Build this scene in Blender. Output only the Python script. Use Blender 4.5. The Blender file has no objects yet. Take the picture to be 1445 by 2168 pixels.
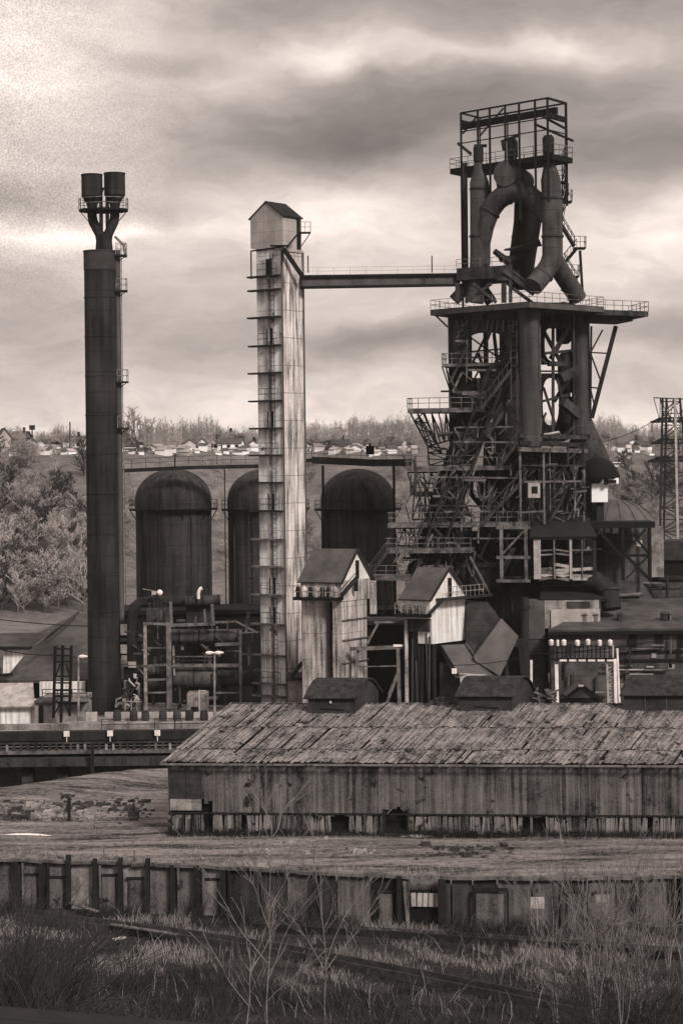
import bpy, bmesh, math, random
import numpy as np
from mathutils import Vector as V, Matrix
R = random.Random(7)
sc = bpy.context.scene
COL = sc.collection
# ---------------------------------------------------------------- camera: photo pixel -> world point
F, U0, V0, CZ = 4200.0, 722.5, 982.0, 26.0
ROLL = math.radians(0.65)
CR, SR = math.cos(ROLL), math.sin(ROLL)
def ray(u, v):
    a, b = u - U0, V0 - v
    return (a*CR + b*SR)/F, (-a*SR + b*CR)/F
def W(u, v, Y):
    a, b = ray(u, v)
    return V((a*Y, Y, CZ + b*Y))
def G(u, v, z=0.0):
    a, b = ray(u, v)
    Y = (z - CZ)/b
    return V((a*Y, Y, z))
def XY(u, v, Y, z):            # a point at depth Y under pixel (u,v), at height z
    p = W(u, v, Y); p.z = z; return p
cd = bpy.data.cameras.new('camera'); cam = bpy.data.objects.new('camera', cd); COL.objects.link(cam)
cd.sensor_fit = 'HORIZONTAL'; cd.sensor_width = 36.0; cd.lens = 36.0*F/1445.0
cd.shift_y = -102.0/1445.0; cd.clip_start = 0.5; cd.clip_end = 5000
cam.location = (0, 0, CZ); cam.rotation_euler = (math.radians(90), ROLL, 0)
sc.camera = cam
sc.render.resolution_x, sc.render.resolution_y = 682, 1024
sc.view_settings.view_transform = 'Standard'; sc.view_settings.look = 'None'
sc.view_settings.exposure = 0.0; sc.view_settings.gamma = 1.0
# ---------------------------------------------------------------- mesh builder
class MB:
    def __init__(s): s.v = []; s.f = []; s.s = []
    def add(s, vs, fs, sm=False):
        n = len(s.v); s.v += [tuple(p) for p in vs]
        for f in fs: s.f.append([i+n for i in f]); s.s.append(sm)
        return s
    def hexa(s, p):
        return s.add(p, [(3,2,1,0),(4,5,6,7),(0,1,5,4),(1,2,6,5),(2,3,7,6),(3,0,4,7)])
    def box(s, c, dx, dy, dz, e1=None):
        c = V(c); x = (V(e1) if e1 is not None else V((1,0,0))).copy(); x.z = 0; x.normalize()
        y = V((-x.y, x.x, 0)); z = V((0,0,1)); x *= dx/2; y *= dy/2; z *= dz/2
        return s.hexa([c-x-y-z, c+x-y-z, c+x+y-z, c-x+y-z, c-x-y+z, c+x-y+z, c+x+y+z, c-x+y+z])
    def bar(s, p, q, w, h=None):
        p, q = V(p), V(q); d = q-p
        if d.length < 1e-6: return s
        d.normalize(); h = h or w
        up = V((0,0,1)) if abs(d.z) < .95 else V((0,1,0))
        x = d.cross(up).normalized()*w/2; y = x.cross(d).normalized()*h/2
        return s.hexa([p-x-y, p+x-y, p+x+y, p-x+y, q-x-y, q+x-y, q+x+y, q-x+y])
    def pipe(s, pts, r, n=10, caps=True):
        pts = [V(p) for p in pts]; rs = r if isinstance(r, (list, tuple)) else [r]*len(pts)
        vs = []; fs = []; prev = None
        for i, p in enumerate(pts):
            d = (pts[min(i+1, len(pts)-1)] - pts[max(i-1, 0)]).normalized()
            if prev is None:
                a = V((0,0,1)) if abs(d.z) < .9 else V((1,0,0))
                x = d.cross(a).normalized()
            else:
                x = (prev - d*prev.dot(d)).normalized()
            prev = x; y = d.cross(x)
            for k in range(n):
                t = 2*math.pi*k/n; vs.append(p + (x*math.cos(t) + y*math.sin(t))*rs[i])
        for i in range(len(pts)-1):
            for k in range(n):
                k2 = (k+1) % n; fs.append((i*n+k, i*n+k2, (i+1)*n+k2, (i+1)*n+k))
        s.add(vs, fs, n > 5)
        if caps:
            s.add(vs[:n], [tuple(range(n))[::-1]]); s.add(vs[-n:], [tuple(range(n))])
        return s
    def lathe(s, c, prof, n=28, sharp=False):
        c = V(c); vs = []; fs = []
        for r, z in prof:
            for k in range(n):
                t = 2*math.pi*k/n; vs.append(c + V((r*math.cos(t), r*math.sin(t), z)))
        if sharp:
            for i in range(len(prof)-1):
                ring = vs[i*n:(i+2)*n]
                s.add(ring, [(k, (k+1) % n, n+(k+1) % n, n+k) for k in range(n)], True)
        else:
            for i in range(len(prof)-1):
                for k in range(n):
                    k2 = (k+1) % n; fs.append((i*n+k, i*n+k2, (i+1)*n+k2, (i+1)*n+k))
            s.add(vs, fs, True)
        for j in (0, len(prof)-1):
            if prof[j][0] > .02: s.add(vs[j*n:(j+1)*n], [tuple(range(n))])
        return s
    def prism(s, pts, vec):
        pts = [V(p) for p in pts]; n = len(pts); vec = V(vec)
        vs = pts + [p+vec for p in pts]
        return s.add(vs, [tuple(range(n))[::-1], tuple(range(n, 2*n))] + [(i, (i+1) % n, n+(i+1) % n, n+i) for i in range(n)])
    def slab(s, pts, th):
        pts = [V(p) for p in pts]; nn = (pts[1]-pts[0]).cross(pts[2]-pts[0]).normalized()
        if nn.z < 0: nn = -nn
        return s.prism(pts, -nn*th)
    def rail(s, pts, h=1.1, sp=1.6, r=.05, close=False, rails=2):
        pts = [V(p) for p in pts]
        if close: pts = pts + [pts[0]]
        for a, b in zip(pts, pts[1:]):
            n = max(1, round((b-a).length/sp))
            for i in range(n+1):
                p = a.lerp(b, i/n); s.bar(p, p+V((0,0,h)), r)
            for k in range(rails): s.bar(a+V((0,0,h*(k+1)/rails)), b+V((0,0,h*(k+1)/rails)), r)
        return s
    def ladder(s, p, q, w=.5, sp=.4, side=V((1,0,0)), r=.05):
        p, q = V(p), V(q); side = side.normalized()*w/2
        s.bar(p-side, q-side, r); s.bar(p+side, q+side, r)
        n = max(1, int((q-p).length/sp))
        for i in range(n+1):
            c = p.lerp(q, i/n); s.bar(c-side, c+side, r*.7)
        return s
    def truss(s, a0, a1, b0, b1, n, w, d=None):    # chord a, chord b, zigzag between
        d = d or w*.7
        a0, a1, b0, b1 = V(a0), V(a1), V(b0), V(b1)
        s.bar(a0, a1, w); s.bar(b0, b1, w)
        for i in range(n):
            p, q = a0.lerp(a1, i/n), a0.lerp(a1, (i+1)/n); pb, qb = b0.lerp(b1, i/n), b0.lerp(b1, (i+1)/n)
            s.bar(p, pb, d)
            s.bar(*((p, qb) if i % 2 else (pb, q)), d)
        s.bar(a1, b1, d)
        return s
    def mesh(s, name, m, off):
        me = bpy.data.meshes.new(name)
        o = V(off)
        me.from_pydata([(x-o.x, y-o.y, z-o.z) for x, y, z in s.v], [], s.f)
        me.polygons.foreach_set('use_smooth', s.s)
        bm = bmesh.new(); bm.from_mesh(me); bmesh.ops.recalc_face_normals(bm, faces=bm.faces); bm.to_mesh(me); bm.free()
        me.materials.append(m); me.update()
        return me
def tag(o, label=None, cat=None, group=None, kind=None):
    if label: o['label'] = label
    if cat: o['category'] = cat
    if group: o['group'] = group
    if kind: o['kind'] = kind
    return o
class Thing:
    def __init__(s, name, label, cat, loc, group=None):
        s.loc = V(loc); s.o = bpy.data.objects.new(name, None); s.o.location = s.loc; s.o.empty_display_size = .5
        COL.objects.link(s.o); tag(s.o, label, cat, group)
    def part(s, name, mb, m, parent=None, label=None, kind=None):
        o = bpy.data.objects.new(name, mb.mesh(name, m, s.loc)); COL.objects.link(o); o.parent = parent or s.o
        if label: o['label'] = label
        if kind: o['kind'] = kind
        return o
def solo(name, mb, m, label, cat, loc=None, group=None, kind=None):
    loc = V(loc) if loc is not None else V(mb.v[0])
    o = bpy.data.objects.new(name, mb.mesh(name, m, loc)); o.location = loc; COL.objects.link(o)
    return tag(o, label, cat, group, kind)
def copy_tree(o, parent=None):
    c = o.copy(); COL.objects.link(c)
    if parent is not None: c.parent = parent
    for ch in list(o.children): copy_tree(ch, c)
    return c
# ---------------------------------------------------------------- materials
TINT = (1.085, .98, .94)
def col(v): return (min(1, v*TINT[0]), min(1, v*TINT[1]), min(1, v*TINT[2]), 1)
class NT:
    def __init__(s, nt): s.t = nt; nt.nodes.clear()
    def n(s, typ, **k):
        x = s.t.nodes.new(typ)
        for a, b in k.items(): setattr(x, a, b)
        return x
    def put(s, sock, val):
        if isinstance(val, bpy.types.NodeSocket): s.t.links.new(val, sock)
        else: sock.default_value = val
    def math(s, op, a, b=0.0, c=None, clamp=False):
        x = s.n('ShaderNodeMath', operation=op); x.use_clamp = clamp
        s.put(x.inputs[0], a); s.put(x.inputs[1], b)
        if c is not None: s.put(x.inputs[2], c)
        return x.outputs[0]
    def vm(s, op, a, b=(0,0,0)):
        x = s.n('ShaderNodeVectorMath', operation=op); s.put(x.inputs[0], a); s.put(x.inputs[1], b)
        return x.outputs[1] if op in ('LENGTH', 'DOT_PRODUCT') else x.outputs[0]
    def noise(s, vec, scale, detail=4, rough=.55):
        x = s.n('ShaderNodeTexNoise'); s.put(x.inputs['Vector'], vec); x.inputs['Scale'].default_value = scale
        x.inputs['Detail'].default_value = detail; x.inputs['Roughness'].default_value = rough
        return x.outputs[0]
    def ramp(s, f, a, b):
        x = s.n('ShaderNodeMapRange'); s.put(x.inputs[0], f); x.inputs[1].default_value = a; x.inputs[2].default_value = b
        return x.outputs[0]
    def mixf(s, f, a, b):
        x = s.n('ShaderNodeMix', data_type='FLOAT'); s.put(x.inputs[0], f); s.put(x.inputs[2], a); s.put(x.inputs[3], b); return x.outputs[0]
    def mixc(s, f, a, b):
        x = s.n('ShaderNodeMix', data_type='RGBA'); s.put(x.inputs[0], f); s.put(x.inputs[6], a); s.put(x.inputs[7], b); return x.outputs[2]
def mat(name, val, var=.35, sc_=.6, streak=0., sscale=1.6, rough=.85, isl=0., bump=.25, lines=(), fine=.25, metal=0., patch=None, bscale=7.):
    if not any(k in name for k in ('twig', 'grass', 'bark', 'conif', 'house', 'snow', 'white', 'gable', 'tower')):
        val *= .64; patch = patch and (patch[0]*.64, patch[1], patch[2])
    m = bpy.data.materials.new(name); m.use_nodes = True; t = NT(m.node_tree)
    out = t.n('ShaderNodeOutputMaterial'); b = t.n('ShaderNodeBsdfPrincipled'); t.t.links.new(b.outputs[0], out.inputs[0])
    geo = t.n('ShaderNodeNewGeometry'); pos = geo.outputs['Position']
    f = t.ramp(t.noise(pos, sc_, 5, .6), .3, .7)
    if streak:
        sp = t.vm('MULTIPLY', pos, (sscale, sscale, sscale*.06))
        f = t.mixf(streak, f, t.ramp(t.noise(sp, 1.0, 5, .65), .32, .68))
    if isl: f = t.mixf(isl, f, geo.outputs['Random Per Island'])
    fn = t.noise(pos, bscale, 4, .7)
    f = t.mixf(fine, f, t.ramp(fn, .3, .7))
    f = t.ramp(f, .24, .76)
    c = t.mixc(f, col(val*(1-var)), col(val*(1+var)))
    if patch:     # (value, threshold, scale): flaking spots
        pm = t.ramp(t.noise(pos, patch[2], 6, .7), patch[1], patch[1]+.06)
        c = t.mixc(pm, c, col(patch[0]))
    xyz = t.n('ShaderNodeSeparateXYZ'); t.put(xyz.inputs[0], pos)
    for ax, per, wd, k in lines:
        if ax == 'D': src = t.math('ADD', t.math('MULTIPLY', xyz.outputs[0], .83), t.math('MULTIPLY', xyz.outputs[1], .56))
        else: src = xyz.outputs['XYZ'.index(ax)]
        fr = t.math('FRACT', t.math('DIVIDE', src, per))
        lm = t.math('LESS_THAN', fr, wd/per)
        c = t.mixc(t.math('MULTIPLY', lm, 1-k), c, col(val*k*.3))
    t.put(b.inputs['Base Color'], c); b.inputs['Roughness'].default_value = rough; b.inputs['Metallic'].default_value = metal
    b.inputs['Specular IOR Level'].default_value = .25
    if bump:
        bp = t.n('ShaderNodeBump'); bp.inputs['Strength'].default_value = bump; bp.inputs['Distance'].default_value = .08
        t.put(bp.inputs['Height'], fn); t.put(b.inputs['Normal'], bp.outputs[0])
    return m
m_stack = mat('sooty stack plate', .034, .85, .22, .55, 1.3, patch=(.075, .64, .55), lines=(('Z', 2.1, .10, .5),))
m_stackband = mat('stack rim', .07, .3)
m_riser = mat('riser pipe', .12, .3, .5, .5)
m_dark = mat('dark rusted steel', .028, .6, .8, .45, 2.)
m_black = mat('black steel', .008, .4)  # also colours dark sheets that stand for shade inside openings
m_rust = mat('weathered plate', .055, .8, .5, .55, 1.6, patch=(.014, .60, 1.3))
m_col = mat('column plate', .080, .5, .3, .6, 1.3, lines=(('Z', 3.2, .06, .7),))
m_uptake = mat('gas main plate', .085, .6, .45, .5, 1.4, lines=(('Z', 1.9, .07, .5),))
m_steel = mat('bare grey steel', .17, .75, 1.0, .3, 2.)
m_deck = mat('weathered deck edge', .17, .7, 1.2, .2, 2., patch=(.03, .58, 2.))
m_rail = mat('galvanised rail', .34, .5, 2.)
m_pale = mat('pale painted steel', .55, .35, 1.2, .4, 2.)
m_white = mat('white paint', .75, .15, 1.5)
m_stove = mat('stove shell', .056, .8, .3, .6, 1.4, patch=(.075, .66, .5), lines=(('Z', 2.4, .07, .55),))
m_tower = mat('streaked tower cladding', .46, .88, .22, .68, 3.2, lines=(('Z', 2.76, .09, .45),), fine=.15)
m_towerl = mat('tower panel cladding', .66, .6, .35, .55, 1.6, lines=(('Z', 2.76, .08, .5), ('D', 1.65, .06, .6)), fine=.2, patch=(.10, .62, .7))
m_head = mat('head house sheet', .36, .22, .5, .4, 1.5, lines=(('Z', 1.05, .05, .6), ('D', .9, .04, .75)))
m_roofd = mat('dark roof felt', .020, .3, .7)
m_roofg = mat('grey roof sheet', .115, .35, .6, .3, 1.4, bump=.1)
m_drum = mat('scaly drum plate', .10, .7, .7, .4, 1.6, lines=(('X', 1.3, .08, .5),))
m_chute = mat('plain grey chute sheet', .145, .3, .6, .3, 1.2, bump=.1)
m_wallr = mat('weathered hall brick', .095, .75, .55, .3, 1.2, lines=(('Z', .7, .06, .6),), patch=(.15, .66, .7))
m_lowroof = mat('low hall roof felt', .10, .5, .5, .2, 1., patch=(.03, .62, .8))
m_gable = mat('white gable board', .70, .40, .7, .75, 3.0, fine=.3)
m_corr = mat('streaked corrugated cladding', .52, .85, .35, .65, 3.2, lines=(('Z', 2.5, .06, .5),), fine=.2)
m_corrw = mat('white corrugated cladding', .75, .4, .35, .75, 3.0, lines=(('D', .5, .05, .6), ('Z', 3.0, .05, .6)), fine=.2)
m_brick = mat('sooty brick', .060, .75, .5, .25, 1., lines=(('Z', .6, .06, .6),), patch=(.10, .66, .8))
m_brickd = mat('black brick', .009, .6, .8, .3)  # also colours dark masses that stand for shade in gaps
m_conc = mat('old concrete', .32, .7, .7, .35, 1.5, patch=(.06, .62, 1.1))
m_barnroof = mat('weathered shingle board', .235, .93, .8, 0, rough=.95, isl=.42, fine=.4, bscale=6., patch=(.02, .575, 1.3))
m_barnwall = mat('weathered wall board', .15, .96, .3, .5, 3.6, isl=.28, patch=(.015, .585, .8), fine=.2)
m_barnlow = mat('paler skirting board', .20, .92, .6, .45, 3., isl=.5, patch=(.015, .565, 1.0), fine=.2)
m_mon = mat('roof monitor board', .050, .5, .9, .2, 2., lines=(('Z', .55, .05, .6),))
m_moss = mat('mossy monitor roof', .040, .75, 1.5, fine=.5, patch=(.10, .62, 3.))
m_retain = mat('stained retaining concrete', .15, .93, .55, .5, 1.7, patch=(.02, .60, .8), fine=.3)
m_timber = mat('blackened timber', .020, .6, 1.5, .4, 3.)
m_railtop = mat('rusty rail', .07, .4, 2.)
m_snow = mat('old snow', .8, .08, 2.)
m_house = mat('house siding', .36, .5, .05, isl=.0, bump=0)
m_housew = mat('white house siding', .85, .3, .05, bump=0)
m_houseroof = mat('house roof', .06, .5, .05, bump=0)
m_bark = mat('bark', .12, .4, .15, bump=0)
m_twig = mat('pale winter twigs', .36, .5, .06, isl=.4, bump=0)
m_twigd = mat('dark winter twigs', .032, .7, .06, isl=.4, bump=0)
m_wood = mat('far wood twigs', .22, .4, .03, isl=.4, bump=0)
m_conif = mat('conifer needles', .035, .4, .2, isl=.3, bump=0)
m_sap = mat('sapling bark', .17, .35, 2., bump=0)
m_bush = mat('bush twigs', .034, .6, .6, isl=.5, bump=0)
m_grass = mat('dry grass', .21, .9, .10, isl=.65, bump=0)
m_weed = mat('dark dead weeds', .030, .95, .15, isl=.6, bump=0)  # colour lowered to imitate shadow and vignetting over the foreground
m_glass = mat('dark window', .012, .3, rough=.3, bump=0)
m_wire = mat('cable', .010, .2, bump=0)
m_road = mat('road asphalt', .05, .3, 2.)
# ---------------------------------------------------------------- terrain
WALL = [G(u, v, 0) for u, v in ((-420,1806),(-100,1812),(0,1815),(410,1829),(700,1845),(860,1852),(1100,1856),(1445,1852),(1900,1850))]
def wallY(x):
    for a, b in zip(WALL, WALL[1:]):
        if x <= b.x: break
    return a.y + (b.y-a.y)*(x-a.x)/(b.x-a.x)
EMB = [(-60,24.2),(4.6,24.2),(8,22.2),(30,15.2),(60,7.0),(80,1.9),(98,-2.5),(110,-3.1),(118,-3.25),(400,-3.25)]
PIT = [G(u, v, 0) for u, v in ((-300,1700),(0,1682),(130,1662),(350,1626),(480,1612))]
def pitY(x):
    for a, b in zip(PIT, PIT[1:]):
        if x <= b.x: break
    return a.y + (b.y-a.y)*(x-a.x)/(b.x-a.x)
def sst(a, b, x):
    t = max(0, min(1, (x-a)/(b-a))); return t*t*(3-2*t)
def vnoise(x, y):
    return (math.sin(x*.9+1.3*math.sin(y*.7)) + math.sin(y*1.1+1.7*math.sin(x*.53)) + .6*math.sin(x*2.3+y*1.9))/2.6
def hill(x, y):
    top = 33 + 1.0*math.sin(x*.021+1) + .7*math.sin(x*.05)
    left = sst(-20, -60, x)
    y0 = 318 - 30*left; y1 = 600 - 60*left
    h = top*sst(y0, y1, y)
    h += sst(330, 400, y)*1.2*vnoise(x*.12, y*.1)
    return h - 22*sst(680, 1000, y)
def height(x, y):
    wy = wallY(x)
    if y < wy+.15:
        for a, b in zip(EMB, EMB[1:]):
            if y <= b[0]: break
        z = a[1] + (b[1]-a[1])*(y-a[0])/(b[0]-a[0])
        return z + (.10*vnoise(x*.8, y*.9) if y > 6 else 0)
    if y < wy+1.0: return -3.25 + 3.25*(y-wy-.15)/.85
    z = .07*vnoise(x*.5, y*.6) + .1*vnoise(x*.13, y*.2)
    # wheel ruts across the yard
    k = y - wy
    if 2 < k < 9: z -= .06*max(0, math.sin(k*2.2 + .3*math.sin(x*.2)))
    if x < -14:
        py = pitY(x)
        z += .5*sst(py-14, py-3, y)*sst(-14, -20, x)
        d = sst(py, py+2.0, y)*(1-sst(181, 183, y))*sst(-14, -16, x)
        z = z*(1-d) - 3.4*d
    return z*(1-sst(200, 260, y)) + hill(x, y)
def axis(segs):
    out = []
    for a, b, s in segs:
        n = max(1, round((b-a)/s)); out += [a+(b-a)*i/n for i in range(n)]
    return out + [segs[-1][1]]
gx = axis([(-600,-140,40),(-140,-40,3),(-40,40,.8),(40,140,3),(140,600,40)])
gy = axis([(-30,60,4),(60,100,1.2),(100,122,.7),(122,136,.22),(136,190,.7),(190,320,4),(320,700,8),(700,1200,60)])
me = bpy.data.meshes.new('ground')
nx = len(gx)
me.from_pydata([(x, y, height(x, y)) for y in gy for x in gx], [], [(j*nx+i, j*nx+i+1, (j+1)*nx+i+1, (j+1)*nx+i) for j in range(len(gy)-1) for i in range(nx-1)])
me.polygons.foreach_set('use_smooth', [True]*len(me.polygons))
def ground_mat():
    m = bpy.data.materials.new('earth'); m.use_nodes = True; t = NT(m.node_tree)
    out = t.n('ShaderNodeOutputMaterial'); b = t.n('ShaderNodeBsdfPrincipled'); t.t.links.new(b.outputs[0], out.inputs[0])
    pos = t.n('ShaderNodeNewGeometry').outputs['Position']
    xyz = t.n('ShaderNodeSeparateXYZ'); t.put(xyz.inputs[0], pos); y = xyz.outputs[1]; z = xyz.outputs[2]
    st = t.vm('MULTIPLY', pos, (.10, .55, .5))
    big = t.ramp(t.noise(st, 1.0, 6, .66), .38, .62)
    fine = t.ramp(t.noise(pos, 2.2, 7, .8), .36, .64)
    f = t.mixf(.45, big, fine)
    rut = t.ramp(t.noise(t.vm('MULTIPLY', pos, (.06, .7, .3)), 1.0, 8, .75), .40, .60)
    f2 = t.mixf(.18, f, rut)
    yard = t.mixc(t.ramp(f2, .2, .8), col(.012), col(.32))
    spots = t.ramp(t.noise(pos, .9, 7, .75), .62, .67)
    yard = t.mixc(spots, yard, col(.02))
    low = t.mixc(f, col(.004), col(.055))  # low ground darkened in colour to imitate vignetting
    hillf = t.mixf(.5, t.ramp(t.noise(t.vm('MULTIPLY', pos, (.09, .05, .2)), 1.0, 8, .75), .38, .62), t.ramp(t.noise(pos, .5, 6, .85), .36, .64))
    hillc = t.mixc(hillf, col(.05), col(.24))
    c = t.mixc(t.ramp(z, -1.2, -.3), low, yard)
    c = t.mixc(t.ramp(y, 255., 330.), c, hillc)
    t.put(b.inputs['Base Color'], c); b.inputs['Roughness'].default_value = .95; b.inputs['Specular IOR Level'].default_value = .15
    bp = t.n('ShaderNodeBump'); bp.inputs['Strength'].default_value = .6; bp.inputs['Distance'].default_value = .15
    t.put(bp.inputs['Height'], fine); t.put(b.inputs['Normal'], bp.outputs[0])
    return m
me.materials.append(ground_mat())
gobj = bpy.data.objects.new('ground', me); COL.objects.link(gobj); tag(gobj, kind='structure')
mb = MB(); mb.slab([(-80,-18,24.23),(80,-18,24.23),(80,3.0,24.23),(-80,3.0,24.23)], .02)
solo('road', mb, m_road, None, None, (0,0,24.2), kind='structure')
# ---------------------------------------------------------------- world and sun
w = bpy.data.worlds.new('World'); sc.world = w; w.use_nodes = True
t = NT(w.node_tree)
SUN_EL, SUN_AZ = math.radians(38), math.radians(147)     # azimuth clockwise from +Y (the view), i.e. over the right shoulder
out = t.n('ShaderNodeOutputWorld')
sky = t.n('ShaderNodeTexSky', sky_type='NISHITA'); sky.sun_disc = False; sky.sun_elevation = SUN_EL; sky.sun_rotation = SUN_AZ
sky.dust_density = 3.0
bw = t.n('ShaderNodeRGBToBW'); t.put(bw.inputs[0], sky.outputs[0])
bg1 = t.n('ShaderNodeBackground'); bg1.inputs[1].default_value = .05
cc = t.n('ShaderNodeCombineColor')
for i, k in enumerate((1.08, .98, .94)): t.put(cc.inputs[i], t.math('MULTIPLY', t.math('MINIMUM', bw.outputs[0], 3.0), k*.25))
t.put(bg1.inputs[0], cc.outputs[0])
d = t.n('ShaderNodeTexCoord').outputs['Generated']
sx = t.n('ShaderNodeSeparateXYZ'); t.put(sx.inputs[0], d)
wv = t.vm('MULTIPLY', d, (1, 1, 1.5))
nz = t.n('ShaderNodeTexNoise'); t.put(nz.inputs['Vector'], wv); nz.inputs['Scale'].default_value = 16; nz.inputs['Detail'].default_value = 5
warp = t.vm('MULTIPLY', t.vm('SUBTRACT', nz.outputs[1], (.5,.5,.5)), (.06, 0, .034))
p = t.vm('MULTIPLY', t.vm('ADD', d, warp), (1, 0, 1))
base = t.n('ShaderNodeMapRange'); t.put(base.inputs[0], sx.outputs[2]); base.inputs[1].default_value = -.02; base.inputs[2].default_value = .26
base.inputs[3].default_value = .50; base.inputs[4].default_value = .26
acc = base.outputs[0]
# cloud masses: centre (u, v), size in photo pixels, brightness added
for u, v, su, sv, amp in ((720,895,1200,60,.16),(330,830,420,50,.05),(170,500,330,28,.34),(330,560,350,30,.06),(480,185,110,40,.22),(690,130,130,32,.26),(1150,125,220,30,.22),
        (860,125,130,22,.10),(1400,480,170,70,.30),(1250,560,160,60,.18),(760,480,260,70,.26),(560,440,200,40,.10),(1420,330,360,80,-.17),(1100,200,480,44,-.08),(800,270,420,70,-.16),(950,420,300,60,-.05),(380,165,160,26,-.16),(300,30,200,60,.05),(620,330,200,50,-.08),
        (800,340,150,40,-.10),(830,725,260,55,-.22),(470,690,300,55,-.10),(1000,660,500,30,.10),(300,760,250,40,-.06),(1380,710,250,50,-.14),(1380,830,200,40,-.02),
        (80,80,260,170,.26),(40,290,200,160,.16),(80,420,90,70,-.10),(0,430,60,60,-.12),(30,640,110,100,-.10),(800,30,500,44,-.07),(1300,30,260,50,-.04),(200,610,200,50,-.03),(1150,780,500,30,.05)):
    x0, z0 = ray(u, v)
    q = t.vm('MULTIPLY', t.vm('SUBTRACT', p, (x0, 0, z0)), (F/su, 0, F/sv))
    g = t.math('POWER', 2.718, t.math('MULTIPLY', t.vm('DOT_PRODUCT', q, q), -1.0))
    acc = t.math('MULTIPLY_ADD', g, amp*1.0, acc)
wisp = t.noise(t.vm('MULTIPLY', t.vm('ADD', d, warp), (1, .3, 3.2)), 16, 9, .64)
acc = t.math('MULTIPLY', acc, t.mixf(t.ramp(wisp, .3, .7), .78, 1.22))
# fine speckle standing in for film grain, high on the left of the sky
spk = t.ramp(t.noise(t.vm('MULTIPLY', d, (1, 1, 1.15)), 1150, 2, .6), .34, .66)
mx = t.math('MULTIPLY', t.ramp(t.math('ADD', sx.outputs[0], t.math('MULTIPLY', t.math('SUBTRACT', nz.outputs[0], .5), .10)), -.075, -.15), t.ramp(sx.outputs[2], .07, .125))
acc = t.math('MULTIPLY', acc, t.mixf(mx, 1.0, t.mixf(spk, .74, 1.24)))
ever = t.mixf(t.ramp(sx.outputs[2], -.03, -.005), .06, acc)     # below the horizon: dark ground
ever = t.mixf(t.ramp(sx.outputs[2], .3, .8), ever, .5)
c2 = t.n('ShaderNodeCombineColor')
for i, k in enumerate((1.50, 1.295, 1.19)): t.put(c2.inputs[i], t.math('MULTIPLY', ever, k))
bg2 = t.n('ShaderNodeBackground'); t.put(bg2.inputs[0], c2.outputs[0]); bg2.inputs[1].default_value = 1.0
ad = t.n('ShaderNodeAddShader'); t.t.links.new(bg1.outputs[0], ad.inputs[0]); t.t.links.new(bg2.outputs[0], ad.inputs[1])
t.t.links.new(ad.outputs[0], out.inputs[0])
ld = bpy.data.lights.new('sun', 'SUN'); ld.energy = 3.0; ld.angle = math.radians(12); ld.color = (1, .95, .9)
lo = bpy.data.objects.new('sun', ld); COL.objects.link(lo); lo.location = (60,-60,90)
sd = V((math.sin(SUN_AZ)*math.cos(SUN_EL), math.cos(SUN_AZ)*math.cos(SUN_EL), math.sin(SUN_EL)))
lo.rotation_euler = (-sd).to_track_quat('-Z', 'Y').to_euler()
# ---------------------------------------------------------------- haze
HAZE = .00010
mb = MB(); mb.box((0, 595, 30), 1300, 1270, 74)
hm = bpy.data.materials.new('haze air'); hm.use_nodes = True; ht = NT(hm.node_tree)
ho = ht.n('ShaderNodeOutputMaterial'); hv = ht.n('ShaderNodeVolumePrincipled'); ht.t.links.new(hv.outputs[0], ho.inputs[1])
hv.inputs['Color'].default_value = (.95, .90, .87, 1); hv.inputs['Density'].default_value = HAZE; hv.inputs['Anisotropy'].default_value = .2
if HAZE: solo('haze', mb, hm, None, None, (0,595,30), kind='stuff')
# ================================================================ smokestack
Y = 205
b0 = XY(222, 1525, Y, -.3)
T = Thing('smokestack', 'tall dark riveted smokestack topped by two flue pots, at the left', 'smokestack', b0)
ct = W(208, 531, Y); hz = ct.z - b0.z
mb = MB(); mb.lathe(b0, [(1.80,0),(1.74,3),(1.64,hz*.25),(1.62,hz-2.0)], 36); shaft = T.part('shaft', mb, m_stack)
mb = MB(); mb.lathe(b0, [(1.66,hz-2.0),(1.66,hz-.12),(1.72,hz-.12),(1.72,hz),(1.2,hz)], 36, True); T.part('rim_band', mb, m_stackband)
# riser pipe on the right flank with landings
rx = b0 + V((1.78, .3, 0))
mb = MB(); mb.pipe([rx+V((0,0,10)), rx+V((0,0,hz+.1))], .32, 12); T.part('riser_pipe', mb, m_riser)
for v in (541, 616, 809, 907):
    z = W(250, v, Y).z; c = V((rx.x+.45, rx.y-.2, z))
    mb = MB(); mb.box(c, 1.1, 1.3, .16); l = T.part('landing', mb, m_dark)
    mb = MB(); mb.rail([c+V((-.5,-.6,.08)), c+V((.5,-.6,.08)), c+V((.5,.6,.08)), c+V((-.5,.6,.08))], 1.2, 1.0, .05); T.part('railing', mb, m_rail, l)
    mb = MB(); mb.bar(c+V((.5,0,0)), c+V((-.45,0,-.7)), .07); T.part('bracket', mb, m_dark, l)
mb = MB(); mb.ladder(rx+V((.42,-.1,12)), rx+V((.42,-.1,hz+1)), .4, .5, V((0,1,0)), .05); T.part('ladder', mb, m_rail)
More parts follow.
